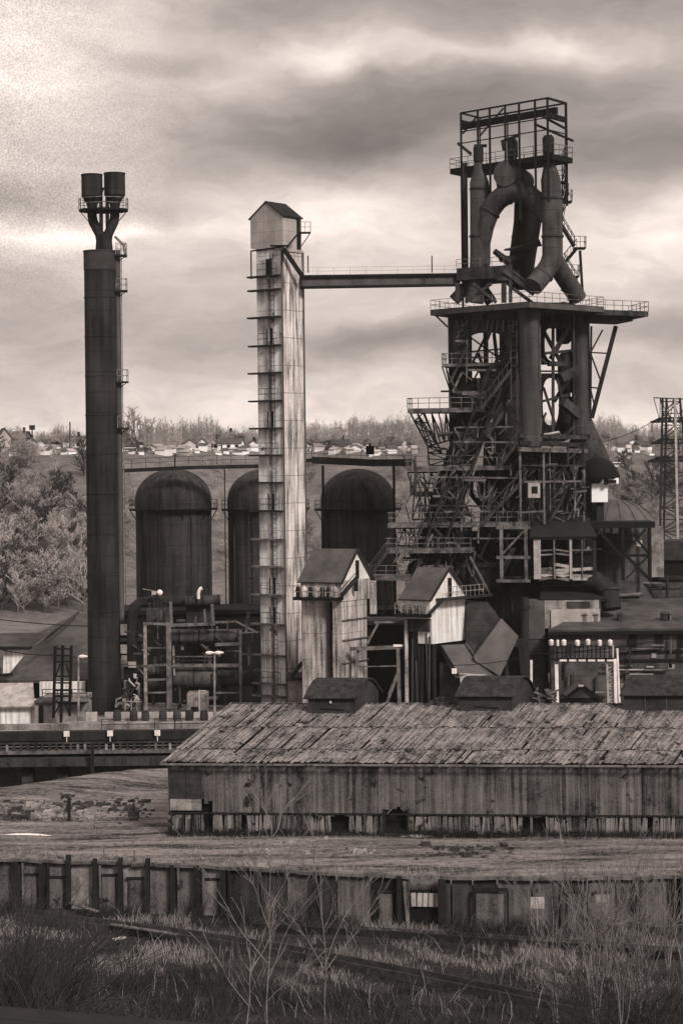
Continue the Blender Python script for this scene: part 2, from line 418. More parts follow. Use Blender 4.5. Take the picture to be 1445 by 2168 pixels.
# Y-shaped flue and two pots
fb = V((b0.x, b0.y, ct.z))
lf, rt = W(195, 440, Y), W(243, 440, Y)
mid = W(220, 497, Y)
mb = MB(); mb.lathe(V((mid.x, Y, ct.z-.6)), [(.95,0),(.85,mid.z-ct.z-.3),(.80,mid.z-ct.z+.6)], 20); T.part('flue_neck', mb, m_stack)
for u, vt, vb, s in ((195, 369, 416, -1), (243, 366, 413, 1)):
    q = W(u, 462, Y); top = W(u, vb+16, Y)
    mb = MB(); mb.pipe([V((mid.x+s*.30, Y, mid.z-.7)), V((mid.x+s*.45, Y, mid.z+.1)), V((q.x-s*.1, Y, q.z-.35)), V((q.x, Y, q.z+.25)), V((q.x, Y, q.z+.9)), top], [.50,.50,.50,.49,.48,.48], 16)
    fl = T.part('flue_pipe', mb, m_stack)
    c = W(u, vb, Y); zt = W(u, vt, Y).z - c.z
    mb = MB(); mb.lathe(V((top.x, Y, c.z)), [(.52,-1.05),(.60,-.75),(1.05,-.02),(1.09,0),(1.09,zt-.12),(1.13,zt-.12),(1.13,zt),(.95,zt)], 28, True); T.part('flue_pot', mb, m_stack)
g = W(219, 443, Y)
mb = MB(); ring = [V((g.x+2.55*math.cos(a), Y+1.9*math.sin(a), g.z)) for a in [2*math.pi*k/24 for k in range(24)]]
mb.slab(ring, .22); ga = T.part('gallery', mb, m_black)
mb = MB(); mb.rail(ring, 1.1, 1.0, .045, True); T.part('railing', mb, m_rail, ga)
for s in (-1, 1): mb = MB(); mb.bar(V((g.x+s*2.5, Y, g.z-.1)), V((g.x+s*1.25, Y, g.z-1.6)), .08); T.part('bracket', mb, m_dark, ga)
for k in range(11):
    zz = 3.2+k*4.05; mb = MB(); rr = 1.66+.1*max(0, 1-zz/12); mb.lathe(b0+V((0,0,zz)), [(rr-.06,0),(rr+.015,.02),(rr+.015,.12),(rr-.06,.14)], 36, True); T.part('plate_seam', mb, m_stack, shaft)
for k in (-.35, .3):
    mb = MB(); mb.pipe([V((g.x+k, Y+.8, ct.z)), V((g.x+k, Y+.8, g.z+1.8)), V((g.x+k+.2, Y+.8, g.z+2.4))], .2, 8); T.part('vent_pipe', mb, m_rail)
mb = MB(); pp = W(243, 500, Y); mb.pipe([pp, pp+V((.9,0,-.9)), pp+V((1.1,0,-2.2))], .14, 8); T.part('vent_pipe', mb, m_rail)
# ================================================================ elevator tower
def at_z_(p, z): return V((p.x, p.y, z))
Y = 198
P = XY(609, 1490, Y, 0)
eL = V((-2.72, 2.0, 0)); eR = V((1.95, 2.5, 0))
ztop = W(600, 525, Y).z
T = Thing('elevator_tower', 'tall pale streaked hoist tower with many side ledges and a gabled head house', 'tower', P)
tw = 1.0
mb = MB(); mb.prism([P, P+eR, P+eR+eL, P+eL], (0,0,ztop)); T.part('shaft', mb, m_tower)
nL = V((-eL.y, eL.x, 0)).normalized()
if nL.y > 0: nL = -nL
nR = V((eR.y, -eR.x, 0)).normalized()
mb = MB(); o = nL*.06
mb.hexa([P+eL*.04+o, P+eL*.98+o, P+eL*.98, P+eL*.04, P+eL*.04+o+V((0,0,ztop-.1)), P+eL*.98+o+V((0,0,ztop-.1)), P+eL*.98+V((0,0,ztop-.1)), P+eL*.04+V((0,0,ztop-.1))]); T.part('face_panel', mb, m_towerl)
mb = MB()
for k in (0, 1): mb.bar(P+nL*.1+V((-.05,0,0)) if not k else P+eR+nR*.05, (P+nL*.1+V((-.05,0,ztop-.2))) if not k else P+eR+nR*.05+V((0,0,ztop-.2)), .16)
T.part('corner_trim', mb, m_riser)
vs = [583, 612, 670, 730, 788, 847, 905, 962, 1020, 1080, 1140, 1198, 1258, 1320, 1386, 1446, 1472]
for i, v in enumerate(vs):
    z = W(575, v, Y+1).z
    a, b = P+eL*1.22, P+eL*.02
    mb = MB(); oo = nL*R.uniform(.6, .8)
    mb.hexa([a+oo+V((0,0,z-.17)), b+oo+V((0,0,z-.17)), b+V((0,0,z-.17)), a+V((0,0,z-.17)), a+oo+V((0,0,z)), b+oo+V((0,0,z)), b+V((0,0,z)), a+V((0,0,z))])
    l = T.part('ledge', mb, m_dark if i < 10 else m_steel)
    if i in (0, 3, 5, 7, 9, 12, 13, 15):
        mb = MB(); a2, b2 = P+eL*.8+nL*.7, P+eL*.1+nL*.7
        mb.rail([a2+V((0,0,z)), b2+V((0,0,z))], 1.15, .7, .05); T.part('railing', mb, m_dark, l)
    if i in (0, 3, 6, 9, 12, 13):
        mb = MB(); c = P+eL*.5+nL*.09+V((0,0,z+.85)); mb.box(c, .72, .12, 1.6, eL); T.part('door', mb, m_black)
mb = MB(); q = P+eL*.52+nL*.16; mb.bar(at_z_(q,1.0), at_z_(q,ztop-3), .22, .12); T.part('stain_strip', mb, m_rail)  # thin strip standing for the vertical stain down the face
for z0, z1 in ((ztop-7, ztop-.5), (ztop-20, ztop-9), (ztop-33, ztop-22), (3, ztop-35)):
    mb = MB(); q = P+eL*.36+nL*.3; mb.ladder(q+V((0,0,z0)), q+V((0,0,z1)), .45, .45, eL.normalized(), .06); T.part('ladder', mb, m_dark)
mb = MB(); q = P+eL*1.2; mb.bar(q+V((0,0,W(0,583,Y).z-.4)), q+V((0,0,ztop)), .14); mb.bar(q+V((0,0,ztop)), P+nL*.3+V((0,0,ztop+.1)), .14)
T.part('hoist_frame', mb, m_black)
# head house: wider box, gable on the left face
hb = ztop-.02; hL = eL*1.22; hR = eR*.93; h0 = P+nL*.12+nR*.12
ze = W(598, 455, Y).z
zr = W(569, 424, Y).z
A, B, C_, D_ = h0+V((0,0,0)), h0+hR, h0+hR+hL, h0+hL
mb = MB()
def up(p, z): return V((p.x, p.y, z))
mp = (A+D_)/2
mb.prism([up(A,hb-.25), up(A,ze), up(mp,zr-.05), up(D_,ze), up(D_,hb+.25)], hR); T.part('head_house', mb, m_head)
mb = MB(); e = V((0,0,.05)); ov = hR*.04; si = hL*.05
for q, sg in ((A, -1), (D_, 1)):
    mb.slab([up(q+si*sg-ov, ze-.1), up(q+si*sg+hR+ov, ze-.1), up(mp+hR+ov, zr+.1), up(mp-ov, zr+.1)], .1)
T.part('roof', mb, m_roofd)
mb = MB(); c = A+hR*.84+nR*.05; mb.box(up(c, (ze+hb)/2-.05), .55, .1, ze-hb-.3, hR); T.part('door_opening', mb, m_black)
mb = MB(); bp = A+hR*.95
pz = W(645, 492, Y+2).z; e1 = up(W(634, 492, Y+2.2), pz); e2 = up(W(657, 492, Y+2.2), pz)
mb.bar(e1+V((-.2,0,0)), e2, .9, .12); mb.bar(e2, W(636, 523, Y+2.2), .09); bb = T.part('side_platform', mb, m_dark)
mb = MB(); mb.rail([e1+V((0,-.4,.05)), e2+V((0,-.4,.05)), e2+V((0,.4,.05))], 1., .6, .05); T.part('railing', mb, m_rail, bb)
mb = MB()
mb.bar(W(600, 526, Y-.6), W(642, 588, Y+.8), .24, .4); mb.bar(W(572, 520, Y-.4), W(612, 520, Y-.4), .5, .14); mb.bar(W(634, 490, Y-.2), W(606, 524, Y-.6), .16)
mb.bar(W(600, 527, Y-.6), W(596, 560, Y-.35), .1)
T.part('brace_arm', mb, m_black)
# ================================================================ bridge between tower and furnace
a, b = W(638, 597, 199.6), W(972, 592, 206)
T = Thing('conveyor_bridge', 'long slender black girder bridge joining the pale hoist tower to the furnace', 'bridge', a)
mb = MB(); dz = V((0,0,.55)); mb.bar(a+dz, b+dz, 1.0, .24); T.part('upper_flange', mb, m_black)
mb = MB(); mb.bar(a, b, .35, .95); T.part('web', mb, m_roofg)
mb = MB(); mb.bar(a-dz, b-dz, 1.0, .22); T.part('lower_flange', mb, m_black)
mb = MB(); mb.rail([a+V((0,-.45,.67)), b+V((0,-.45,.67))], .75, 1.7, .035); T.part('railing', mb, m_pale)
for u in (914, 652):
    q = W(u, 577, 203); mb = MB(); mb.bar(q, q+V((0,0,1.75)), .12); T.part('post', mb, m_dark)
# ================================================================ stoves
def stove(u, ul, ur, lab):
    Y = 232; pl, pr = W(ul, 1150, Y), W(ur, 1150, Y); r = (pr.x-pl.x)/2; c = V(((pl.x+pr.x)/2, Y, 0))
    zr = W(u, 1078, Y-r).z; zs = W(u, 1058, Y).z; zt = W(u, 992, Y).z
    T = Thing('stove', lab, 'hot blast stove', c, 'hot blast stoves in a row behind the stack and the hoist tower')
    mb = MB(); mb.lathe(c, [(r,0),(r,zr-.3)], 48); T.part('shell', mb, m_stove)
    mb = MB(); h = zt-zs
    mb.lathe(c, [(r+.04,zr-.3),(r+.04,zs)]+[((r+.04)*math.cos(a), zs+h*math.sin(a)) for a in [math.pi/2*k/12 for k in range(1, 12)]]+[(.05,zt)], 48); T.part('dome', mb, m_stove)
    mb = MB(); ri = [V((c.x+(r+.75)*math.cos(a), Y+(r+.75)*math.sin(a), zr)) for a in [2*math.pi*k/40 for k in range(40)]]
    mb.slab(ri, .2); ga = T.part('gallery', mb, m_black)
    mb = MB(); mb.rail(ri, 1.0, 1.4, .03, True); T.part('railing', mb, m_dark, ga)
    for k in (20, 24, 28, 32, 36, 40):
        a = 2*math.pi*k/40; q = V((math.cos(a), math.sin(a), 0)); mb = MB()
        mb.bar(c+q*(r+.7)+V((0,0,zr-.1)), c+q*r+V((0,0,zr-1.3)), .1); T.part('bracket', mb, m_dark, ga)
    for k in range(6):
        zz = 2.5+k*2.6; mb = MB(); mb.lathe(c+V((0,0,zz)), [(r-.05,0),(r+.03,.02),(r+.03,.12),(r-.05,.14)], 48, True); T.part('plate_seam', mb, m_stove)
    q = c+V((math.cos(-1.9), math.sin(-1.9), 0))*(r+.25); mb = MB(); mb.ladder(q+V((0,0,4)), q+V((0,0,zr)), .5, .5, V((1,0,0)), .06); T.part('ladder', mb, m_rust)
    for k in (-.9, .55):
        a = -math.pi/2 + k; q = c+V((math.cos(a), math.sin(a), 0))*(r+.12); mb = MB(); mb.pipe([q+V((0,0,1)), q+V((0,0,zr-.3))], .09, 6); T.part('drain_pipe', mb, m_rust)
    return T, c, r, zr
stove(368, 288, 448, 'domed dark stove standing clear just right of the smokestack')
stove(562, 483, 641, 'domed dark stove half hidden behind the pale hoist tower')
T, c, r, zr = stove(758, 680, 836, 'domed dark stove between the hoist tower and the furnace')
# walkway above the stoves
pts = [W(250, 997, 226.5), W(400, 990, 226.5), W(550, 987, 226.5), W(660, 974, 226.5), W(790, 980, 226.5), W(870, 979, 226.5)]
T = Thing('walkway', 'long girder walkway crossing above the domes of the dark stoves', 'walkway', pts[0])
for i in range(5):
    mb = MB(); mb.bar(pts[i], pts[i+1], 1.2, .42 if i < 3 else .8); g = T.part('girder', mb, m_dark)
    mb = MB(); mb.rail([pts[i]+V((0,-.6,.3)), pts[i+1]+V((0,-.6,.3))], 1.0, 1.5, .045); T.part('railing', mb, m_dark, g)
for u in (683, 833, 262, 475):
    p = W(u, 985, 226.5); mb = MB(); mb.bar(V((p.x,p.y,.0)), p, .28 if u > 600 else .12); T.part('post', mb, m_black)
mb = MB(); p = W(783, 953, 226.5); mb.box(p, .95, .9, 1.0); mb.box(p+V((0,0,.6)), .3, .3, .3); solo('equipment_box', mb, m_black, 'small black box standing on the walkway over the right stove', 'box', p)
p = W(262, 985, 226.4); mb = MB(); mb.bar(W(370,990,226.2), W(371,960,226.2), .12); mb.bar(W(364,965,226.2), W(377,965,226.2), .1); solo('short_mast', mb, m_dark, 'short black mast standing on the walkway above the left dome', 'mast')
# ================================================================ blast furnace
def deckpart(T, pts, th, m, railm=None, h=1.1, name='platform', sp=1.5, close=False, r=.055):
    mb = MB(); mb.slab(pts, th); d = T.part(name, mb, m)
    if railm: mb = MB(); mb.rail(pts if close else pts[:-1] if len(pts) > 3 else pts, h, sp, r, close); T.part('railing', mb, railm, d)
    return d
base = XY(1095, 1470, 210, 0)
T = Thing('blast_furnace', 'towering dark blast furnace of pipes, columns, platforms and stairs', 'blast furnace', base)
C1, C2, C3 = XY(1122, 900, 200, 0), XY(966, 900, 207, 0), XY(1230, 900, 207.5, 0)
C4 = C2 + C3 - C1
zp = W(1120, 640, 198).z
cen = (C1+C2+C3+C4)/4
for c, r, zb, m in ((C1, 1.02, W(1122,945,200).z, m_col), (C3, .98, W(1230,900,207).z-1, m_col), (C4, .9, 10, m_rust)):
    mb = MB(); mb.lathe(c, [(r*1.15,zb),(r*1.15,zb+.9),(r,zb+1.0),(r,zp-.2)], 28, True); T.part('column', mb, m)
mb = MB(); mb.bar(V((C2.x,C2.y,10)), V((C2.x,C2.y,zp)), 1.5, 1.5); T.part('column', mb, m_rust)
for dx in (.0, 1.7):
    mb = MB(); q = C2+V((1.35+dx,-1.2,0)); mb.bar(V((q.x,q.y,24)), V((q.x,q.y,zp)), .5); T.part('post', mb, m_rust)
# furnace shell
mb = MB(); sc_ = cen+V((-.6,0.8,0))
mb.lathe(sc_, [(4.0,0),(4.0,9),(3.6,14),(3.7,18),(3.1,27),(1.7,32),(1.25,35),(1.2,zp-1)], 40); T.part('furnace_shell', mb, m_dark)
# great platform on top of the columns
pa = [V((*W(911,660,206).xy, zp)), V((*W(1120,637,196.6).xy, zp)), V((*W(1277,640,204.5).xy, zp)), V((*W(1180,640,214).xy, zp)), V((*W(1010,650,216).xy, zp))]
mb = MB(); mb.slab(pa, .6); gp = T.part('main_platform', mb, m_rust)
mb = MB(); mb.rail([p+V((0,0,.0)) for p in pa], 1.0, 1.2, .05, True); T.part('railing', mb, m_steel, gp)
mb = MB(); mb.bar(pa[0]+V((0,-.1,-.35)), pa[1]+V((0,-.1,-.35)), .12, .5); mb.bar(pa[1]+V((0,-.1,-.35)), pa[2]+V((0,-.1,-.35)), .12, .5); T.part('edge_girder', mb, m_roofg, gp)
# cantilever wing to the right
q0, q1 = V((*W(1262,650,204).xy, zp-.3)), V((*W(1372,665,207.5).xy, zp-.3))
q2, q3 = V((*W(1330,665,213).xy, zp-.3)), V((*W(1240,650,210).xy, zp-.3))
wing = deckpart(T, [q0, q1, q2, q3], .55, m_rust, m_steel, 1.0, 'wing_platform', 1.1)
mb = MB(); mb.slab([p.lerp(cen*1.0+V((0,0,zp)), .12)+V((0,0,-.56)) for p in (q0,q1,q2,q3)], .5); T.part('wing_girder', mb, m_dark, wing)
st0, st1 = W(1303, 690, 208), W(1252, 885, 208)
mb = MB(); mb.bar(st0, st1, .42); T.part('strut', mb, m_dark)
mb = MB(); mb.bar(W(1251, 690, 206.5), W(1249, 890, 207), .2); T.part('post', mb, m_dark)
for v, u1 in ((748, 1288), (822, 1269)):
    mb = MB(); mb.bar(W(1250, v-2, 206.8), W(u1, v, 208), .14); T.part('tie', mb, m_dark)
for a_, b_ in (((1250,745),(1275,698)), ((1251,752),(1274,815)), ((1250,825),(1260,870))):
    mb = MB(); mb.bar(W(*a_, 206.9), W(*b_, 207.9), .12); T.part('brace', mb, m_dark)
mb = MB(); mb.bar(W(918, 664, 206), W(947, 692, 206.5), .14); T.part('bracket', mb, m_dark)
# -------- tops: uptakes, downcomer, explosion head
def P_(pts, r, m=m_uptake, n=20, name='uptake_pipe'):
    mb = MB(); mb.pipe(pts, r, n); return T.part(name, mb, m)
Yl, Yr = 205.5, 200.5
P_([W(1003,640,205.5), W(1013,575,Yl), W(1016,555,Yl), W(1016,420,Yl), W(1014,385,Yl), W(1013,360,Yl), W(1012,345,Yl)], [1.0,1.0,1.06,1.06,.98,.55,.5])
P_([W(1128,606,199), W(1150,580,199.9), W(1163,560,200.4), W(1169,540,Yr), W(1168,420,Yr), W(1165,380,Yr), W(1163,350,Yr), W(1162,330,Yr)], [1.0,1.0,1.03,1.05,1.05,1.0,.62,.5])
P_([W(1170,540,201.5), W(1186,575,203), W(1215,618,205), W(1222,632,205.4)], [.9,.95,.95,.95])
for a_, b_ in (((960,636),(1003,590)), ((1040,640),(1006,590))): P_([W(*a_, 206), W(*b_, 205.8)], .62, m_dark)
P_([W(1020,530,205.3), W(1026,480,205), W(1036,448,204.7), W(1052,424,204.2), W(1074,408,203.5), W(1098,403,202.9), W(1120,414,202.3), W(1140,432,201.8), W(1160,458,201.3)], [.7,.95,1.02,1.08,1.12,1.12,1.1,1.05,.95], n=24, name='arch_main')
for (u, v, yy, r_, du, dv) in ((1036,448,204.7,1.16,3,-5),(1074,408,203.5,1.24,6,-2),(1120,414,202.3,1.2,5,3),(1016,500,205.5,1.16,0,5),(1016,400,205.5,1.12,0,5),(1169,500,200.5,1.15,0,5),(1168,420,200.5,1.15,0,5),(1150,580,199.9,1.1,-5,7),(1204,602,204.4,1.04,4,5),(1112,505,208,1.5,-1,6)):
    mb = MB(); p, q = W(u-du*.4,v-dv*.4,yy), W(u+du*.4,v+dv*.4,yy); mb.pipe([p, q], r_, 24); T.part('pipe_flange', mb, m_rust)
# drum with pale end cap, pointing to the viewer's left
hd0, hd1 = W(1071, 366, 202.6), W(1104, 388, 206.2)
mb = MB(); mb.pipe([hd0, hd1], 1.38, 32, False); drum = T.part('drum', mb, m_uptake)
ax_ = (hd1-hd0).normalized(); mb = MB(); mb.pipe([hd0-ax_*.06, hd0+ax_*.05], 1.40, 32); T.part('drum_end', mb, m_head if False else m_uptake, drum)
mb = MB(); mb.pipe([W(1071,375,203.6), W(1075,405,204)], 1.1, 20); T.part('drum_outlet', mb, m_uptake, drum)
P_([W(1118,420,206), W(1116,470,207), W(1106,540,209), W(1098,600,211)], [1.45,1.45,1.4,1.4], m_dark, 24, 'downcomer')
mb = MB(); mb.slab([W(1066,527,204), W(1142,509,203), W(1146,517,206), W(1090,527,207)], .18); T.part('plate_flange', mb, m_rust)
P_([W(1046,531,203), W(1078,556,203.5)], [.3,.42], m_dark, 12, 'valve_pipe'); P_([W(1060,548,203.6), W(1094,548,205)], .35, m_dark, 12, 'valve_pipe')
# left tall posts
for u, v0, v1, w_, yy in ((983, 345, 600, .52, 207), (1002, 470, 575, .12, 206)):
    mb = MB(); mb.bar(W(u+(v1-v0)*.012, v1, yy), W(u, v0, yy), w_); T.part('post', mb, m_rust)
# intermediate deck carrying bridge
d0, d1, d2, d3 = W(966,580,205), W(1066,574,202.5), W(1100,580,208), W(1000,585,211)
zz = d0.z
mb = MB(); mb.slab([up(p, zz+.6) for p in (d0,d1,d2,d3)], 1.25); dk = T.part('bridge_deck', mb, m_rust)
mb = MB(); mb.rail([up(p, zz+.6) for p in (d0,d1)], .9, 1.2, .05); T.part('railing', mb, m_steel, dk)
for a_, b_, wd in (((1065,572),(1130,622),.45), ((1066,600),(1066,640),.5), ((1000,600),(1050,640),.3), ((1040,600),(985,640),.3), ((968,600),(968,640),.45), ((1068,560),(1118,600),.18), ((1085,610),(1125,640),.3), ((1050,590),(1095,590),.35), ((1080,560),(1080,640),.35)):
    mb = MB(); mb.bar(W(*a_,202.5), W(*b_,203), wd); T.part('brace', mb, m_rust)
# -------- top frame (handling gantry)
zt_ = W(1158, 207, 199).z
fl, fn, fr = W(975, 243, 207), W(1158, 207, 199), W(1197, 217, 202)
def at_z(p, z): return V((p.x, p.y, z))
A0, A1, A2 = at_z(fl, zt_), at_z(fn, zt_), at_z(fr, zt_); A3 = A0+A2-A1
zg = W(1158, 322, 199).z
ext = A0 + (A0-A1).normalized()*1.3
mb = MB(); mb.bar(A0, A1, .16); mb.bar(A1, A2, .2); mb.bar(A2, A3, .16); mb.bar(A3, A0, .16)
tf = T.part('gantry_frame', mb, m_black)
mb = MB(); mid_ = (A0+A3)/2-V((0,0,1.0)); mid2 = (A1+A2)/2-V((0,0,1.0)); mb.bar(mid_+(A0-A1).normalized()*1.3, mid2, .4, .7); T.part('crane_beam', mb, m_black, tf)
mb = MB(); mb.bar(A1-V((0,0,1.7)), A2-V((0,0,1.7)), .3, .5); T.part('cross_beam', mb, m_black, tf)
mb = MB(); mb.bar(A0-V((0,0,.9)), A3-V((0,0,.9)), .2, .4); T.part('cross_beam', mb, m_black, tf)
for fr_, deep in ((0,18),(.2,1.2),(.34,7),(.52,1),(.68,6.5),(.86,5.5),(1,5)):
    p = A0.lerp(A1, fr_); mb = MB(); mb.bar(p, at_z(p, zg-deep), .22); T.part('gantry_post', mb, m_black)
for fr_ in (0, .33, .66, 1):
    p = A3.lerp(A2, fr_); mb = MB(); mb.bar(p, at_z(p, zg-(5 if fr_ == 1 else .5)), .26 if fr_ == 1 else .14); T.part('gantry_post', mb, m_black)
for h_ in (.42, .64):
    z = zg+(zt_-zg)*h_; mb = MB(); mb.bar(at_z(A0,z), at_z(A1,z), .1); mb.bar(at_z(A1,z), at_z(A2,z), .1); T.part('gantry_rail', mb, m_black)
for f0, z0, f1, z1 in ((.02,.6,.2,.9), (.22,.5,.5,.95)):
    mb = MB(); mb.bar(at_z(A0.lerp(A1,f0), zg+(zt_-zg)*z0), at_z(A0.lerp(A1,f1), zg+(zt_-zg)*z1), .13); T.part('brace', mb, m_black)
for a_, b_ in (((1131,262),(1213,298)), ((1133,238),(1197,272))):
    mb = MB(); mb.bar(W(*a_,200.5), W(*b_,202), .2); T.part('brace', mb, m_black)
B0 = at_z(A0+(A0-A1).normalized()*1.6, zg-.2); B1 = at_z(A1+(A1-A0).normalized()*.6, zg-.2); B2 = at_z(A2+(A1-A0).normalized()*.8, zg-.2); B3 = B0+A3-A0
mb = MB(); mb.slab([B0,B1,B2,B3], .55); cp = T.part('crown_platform', mb, m_black)
mb = MB(); mb.rail([B0,B1,B2,B3], 1.05, 1.3, .05, True); T.part('railing', mb, m_steel, cp)
for u, v, yy, r in ((1012,322,205.5,.52), (1160,303,200.6,.6), (1084,310,203,.55)):
    p = W(u, v, yy); mb = MB(); mb.lathe(at_z(p, zg-.4), [(r*.8,0),(r*.8,.5),(r,.55),(r,p.z-zg+.9),(r*.7,p.z-zg+1.2)], 16, True); T.part('bleeder_valve', mb, m_dark)
for a_, b_, yy in (((968,302),(997,326),206), ((1003,308),(1030,308),205.2), ((1060,300),(1097,286),203), ((1063,302),(1066,318),203)):
    mb = MB(); mb.bar(W(*a_,yy), W(*b_,yy), .28); T.part('valve_arm', mb, m_dark)
# right-hand small landings and stair
for (u0, v0), (u1, v1), yy in (((1186,425),(1211,423),203), ((1215,524),(1240,521),204.5), ((1196,582),(1226,584),204.5), ((1180,385),(1199,380),202.5)):
    a, b = W(u0,v0,yy), W(u1,v1,yy); o_ = V((0,1.6,0)); zc = (a.z+b.z)/2
    pl = [at_z(a,zc), at_z(b,zc), at_z(b,zc)+o_, at_z(a,zc)+o_]
    deckpart(T, pl, .14, m_dark, m_steel, 1.1, 'landing', .8)
for a_, b_ in (((1187,472),(1216,520)), ((1220,526),(1195,556)), ((1195,556),(1222,600)), ((1190,425),(1203,408))):
    mb = MB(); p, q = W(*a_,203.6), W(*b_,204.4)
    for o_ in (0, .9): mb.bar(p+V((0,o_,0)), q+V((0,o_,0)), .12, .3); mb.bar(p+V((0,o_,1)), q+V((0,o_,1)), .06)
    for k in range(9): c = p.lerp(q, (k+.5)/9); mb.bar(c, c+V((0,.9,0)), .25, .05)
    for k in range(5): c = p.lerp(q, k/4); mb.bar(c, c+V((0,0,1)), .05)
    T.part('stair', mb, m_dark)
mb = MB(); mb.bar(W(1227,530,204.5), W(1233,630,205), .26); T.part('post', mb, m_dark)
mb = MB(); mb.truss(W(1189,330,203), W(1190,470,203), W(1198,300,203), W(1198,430,203), 8, .1); T.part('lattice', mb, m_black)
# -------- left face: pierced plates
def pierced(u0, u1, v0, v1, hu0, hu1, hv0, hv1, Ya, Yb, th=.3):
    def pt(u, v): return W(u, v, Ya+(Yb-Ya)*(u-960)/135)
    n = 32; mb = MB(); o, i = [], []
    cu, cv = (hu0+hu1)/2, (hv0+hv1)/2
    for k in range(n):
        a = 2*math.pi*(k+.5)/n; c, s = math.cos(a), math.sin(a)
        q = (abs(c)**3+abs(s)**3)**(-1/3)*1.0
        i.append((cu+(hu1-hu0)/2*c*q, cv+(hv1-hv0)/2*s*q))
        ts = []
        if c > 1e-6: ts.append((u1-cu)/c)
        if c < -1e-6: ts.append((u0-cu)/c)
        if s > 1e-6: ts.append((v1-cv)/s)
        if s < -1e-6: ts.append((v0-cv)/s)
        tt = min(ts); o.append((cu+tt*c, cv+tt*s))
    dv = V((.15, th, 0)); vs = [pt(*x) for x in o]+[pt(*x) for x in i]; vs += [p+dv for p in vs]
    fs = []
    for k in range(n):
        k2 = (k+1) % n; fs += [(k,k2,n+k2,n+k), (2*n+k,2*n+k2,3*n+k2,3*n+k), (n+k,n+k2,3*n+k2,3*n+k), (k,k2,2*n+k2,2*n+k)]
    mb.add(vs, fs); return mb
T.part('pierced_plate', pierced(960, 1095, 676, 772, 986, 1071, 704, 768, 206, 200.8), m_rust)
T.part('pierced_plate', pierced(960, 1060, 773, 862, 988, 1016, 784, 828, 206, 200.8), m_dark)
T.part('pierced_plate', pierced(1140, 1222, 640, 772, 1150, 1208, 688, 766, 200.9, 206.5), m_dark)
T.part('pierced_plate', pierced(1138, 1205, 790, 935, 1146, 1182, 800, 900, 200.9, 206.5), m_dark)
for u in range(966, 1095, 11):
    mb = MB(); yy = 205.8-(u-960)/135*5.2; mb.bar(W(u, 678, yy-.05), W(u+R.uniform(-6,6), 702, yy-.05), .14); T.part('rib', mb, m_steel)
for v in range(690, 770, 14):
    for u in (966, 1076):
        yy = 205.8-(u-960)/135*5.2; mb = MB(); mb.bar(W(u, v, yy-.06), W(u+17, v-4+R.uniform(-6,6), yy-.6), .12); T.part('rib', mb, m_steel)
for a_, b_, w_ in (((990,710),(1065,765),.16), ((1030,705),(1000,768),.18), ((1045,706),(1052,765),.3), ((988,745),(1070,738),.16), ((992,790),(1014,826),.14), ((1012,786),(990,826),.14)):
    mb = MB(); mb.bar(W(*a_,205.5), W(*b_,204.5), w_); T.part('brace', mb, m_dark)
for a_, b_, w_ in (((1150,700),(1185,765),.3), ((1205,690),(1165,760),.4), ((1170,640),(1170,935),.3), ((1150,748),(1210,742),.3), ((1215,785),(1172,850),.35), ((1150,820),(1175,900),.2), ((1180,800),(1200,895),.2), ((1145,850),(1205,835),.25),
        ((1190,640),(1200,700),.5), ((1160,770),(1215,770),.5), ((1214,640),(1214,930),.22), ((1140,780),(1140,935),.2), ((1215,905),(1165,945),.35), ((1155,690),(1205,690),.5), ((1185,800),(1225,780),.9), ((1190,850),(1225,880),.9)):
    mb = MB(); mb.bar(W(*a_,204.6), W(*b_,205.6), w_); T.part('brace', mb, m_rust)
for u, v, r, h in ((1192,700,.8,2.2), (1200,790,1.0,3.5), (1205,880,1.1,3)):
    p = W(u, v, 208.5); mb = MB(); mb.lathe(p-V((0,0,h/2)), [(r*.6,-.3),(r,0),(r,h),(r*.5,h+.5)], 18); T.part('vessel', mb, m_dark)
for u0, u1, v0, v1, yy in ((1096,1246,955,1235,208.5),(930,1096,1125,1300,209)):
    mb = MB(); a_, b_ = W(u0,v1,yy), W(u1,v1,yy); zt2 = W(u0,v0,yy).z; mb.prism([a_, b_, b_+V((0,2,0)), a_+V((0,2,0))], (0,0,zt2-a_.z)); T.part('casing', mb, m_rust)  # added backing masses that fill see-through gaps like a dark tangle
# -------- platforms down the left face
plats = [(770, 935, 1083, 203.5, m_steel, 30), (865, 862, 1022, 203, m_deck, 0), (988, 855, 1083, 202, m_deck, 10), (1044, 868, 965, 204, m_dark, 0), (1108, 820, 1120, 201, m_deck, 20), (1163, 816, 996, 199.5, m_deck, 0), (1221, 772, 862, 198.5, m_deck, 0)]
for v, u0, u1, yy, m, dy in plats:
    a, b = W(u0, v, yy), W(u1, v-3, yy-1.2); z = (a.z+b.z)/2; o_ = V((.6, 3.2, 0))
    pl = [at_z(a,z), at_z(b,z), at_z(b,z)+o_, at_z(a,z)+o_]
    d_ = deckpart(T, pl, .46 if m is m_deck else .3, m, None)
    mb = MB(); pr = [pl[3], pl[0], pl[1]] if v != 988 else [pl[3], pl[0], pl[1].lerp(pl[0], .35)]
    mb.rail(pr, 1.05, 1.1, .07); T.part('railing', mb, m_steel, d_)
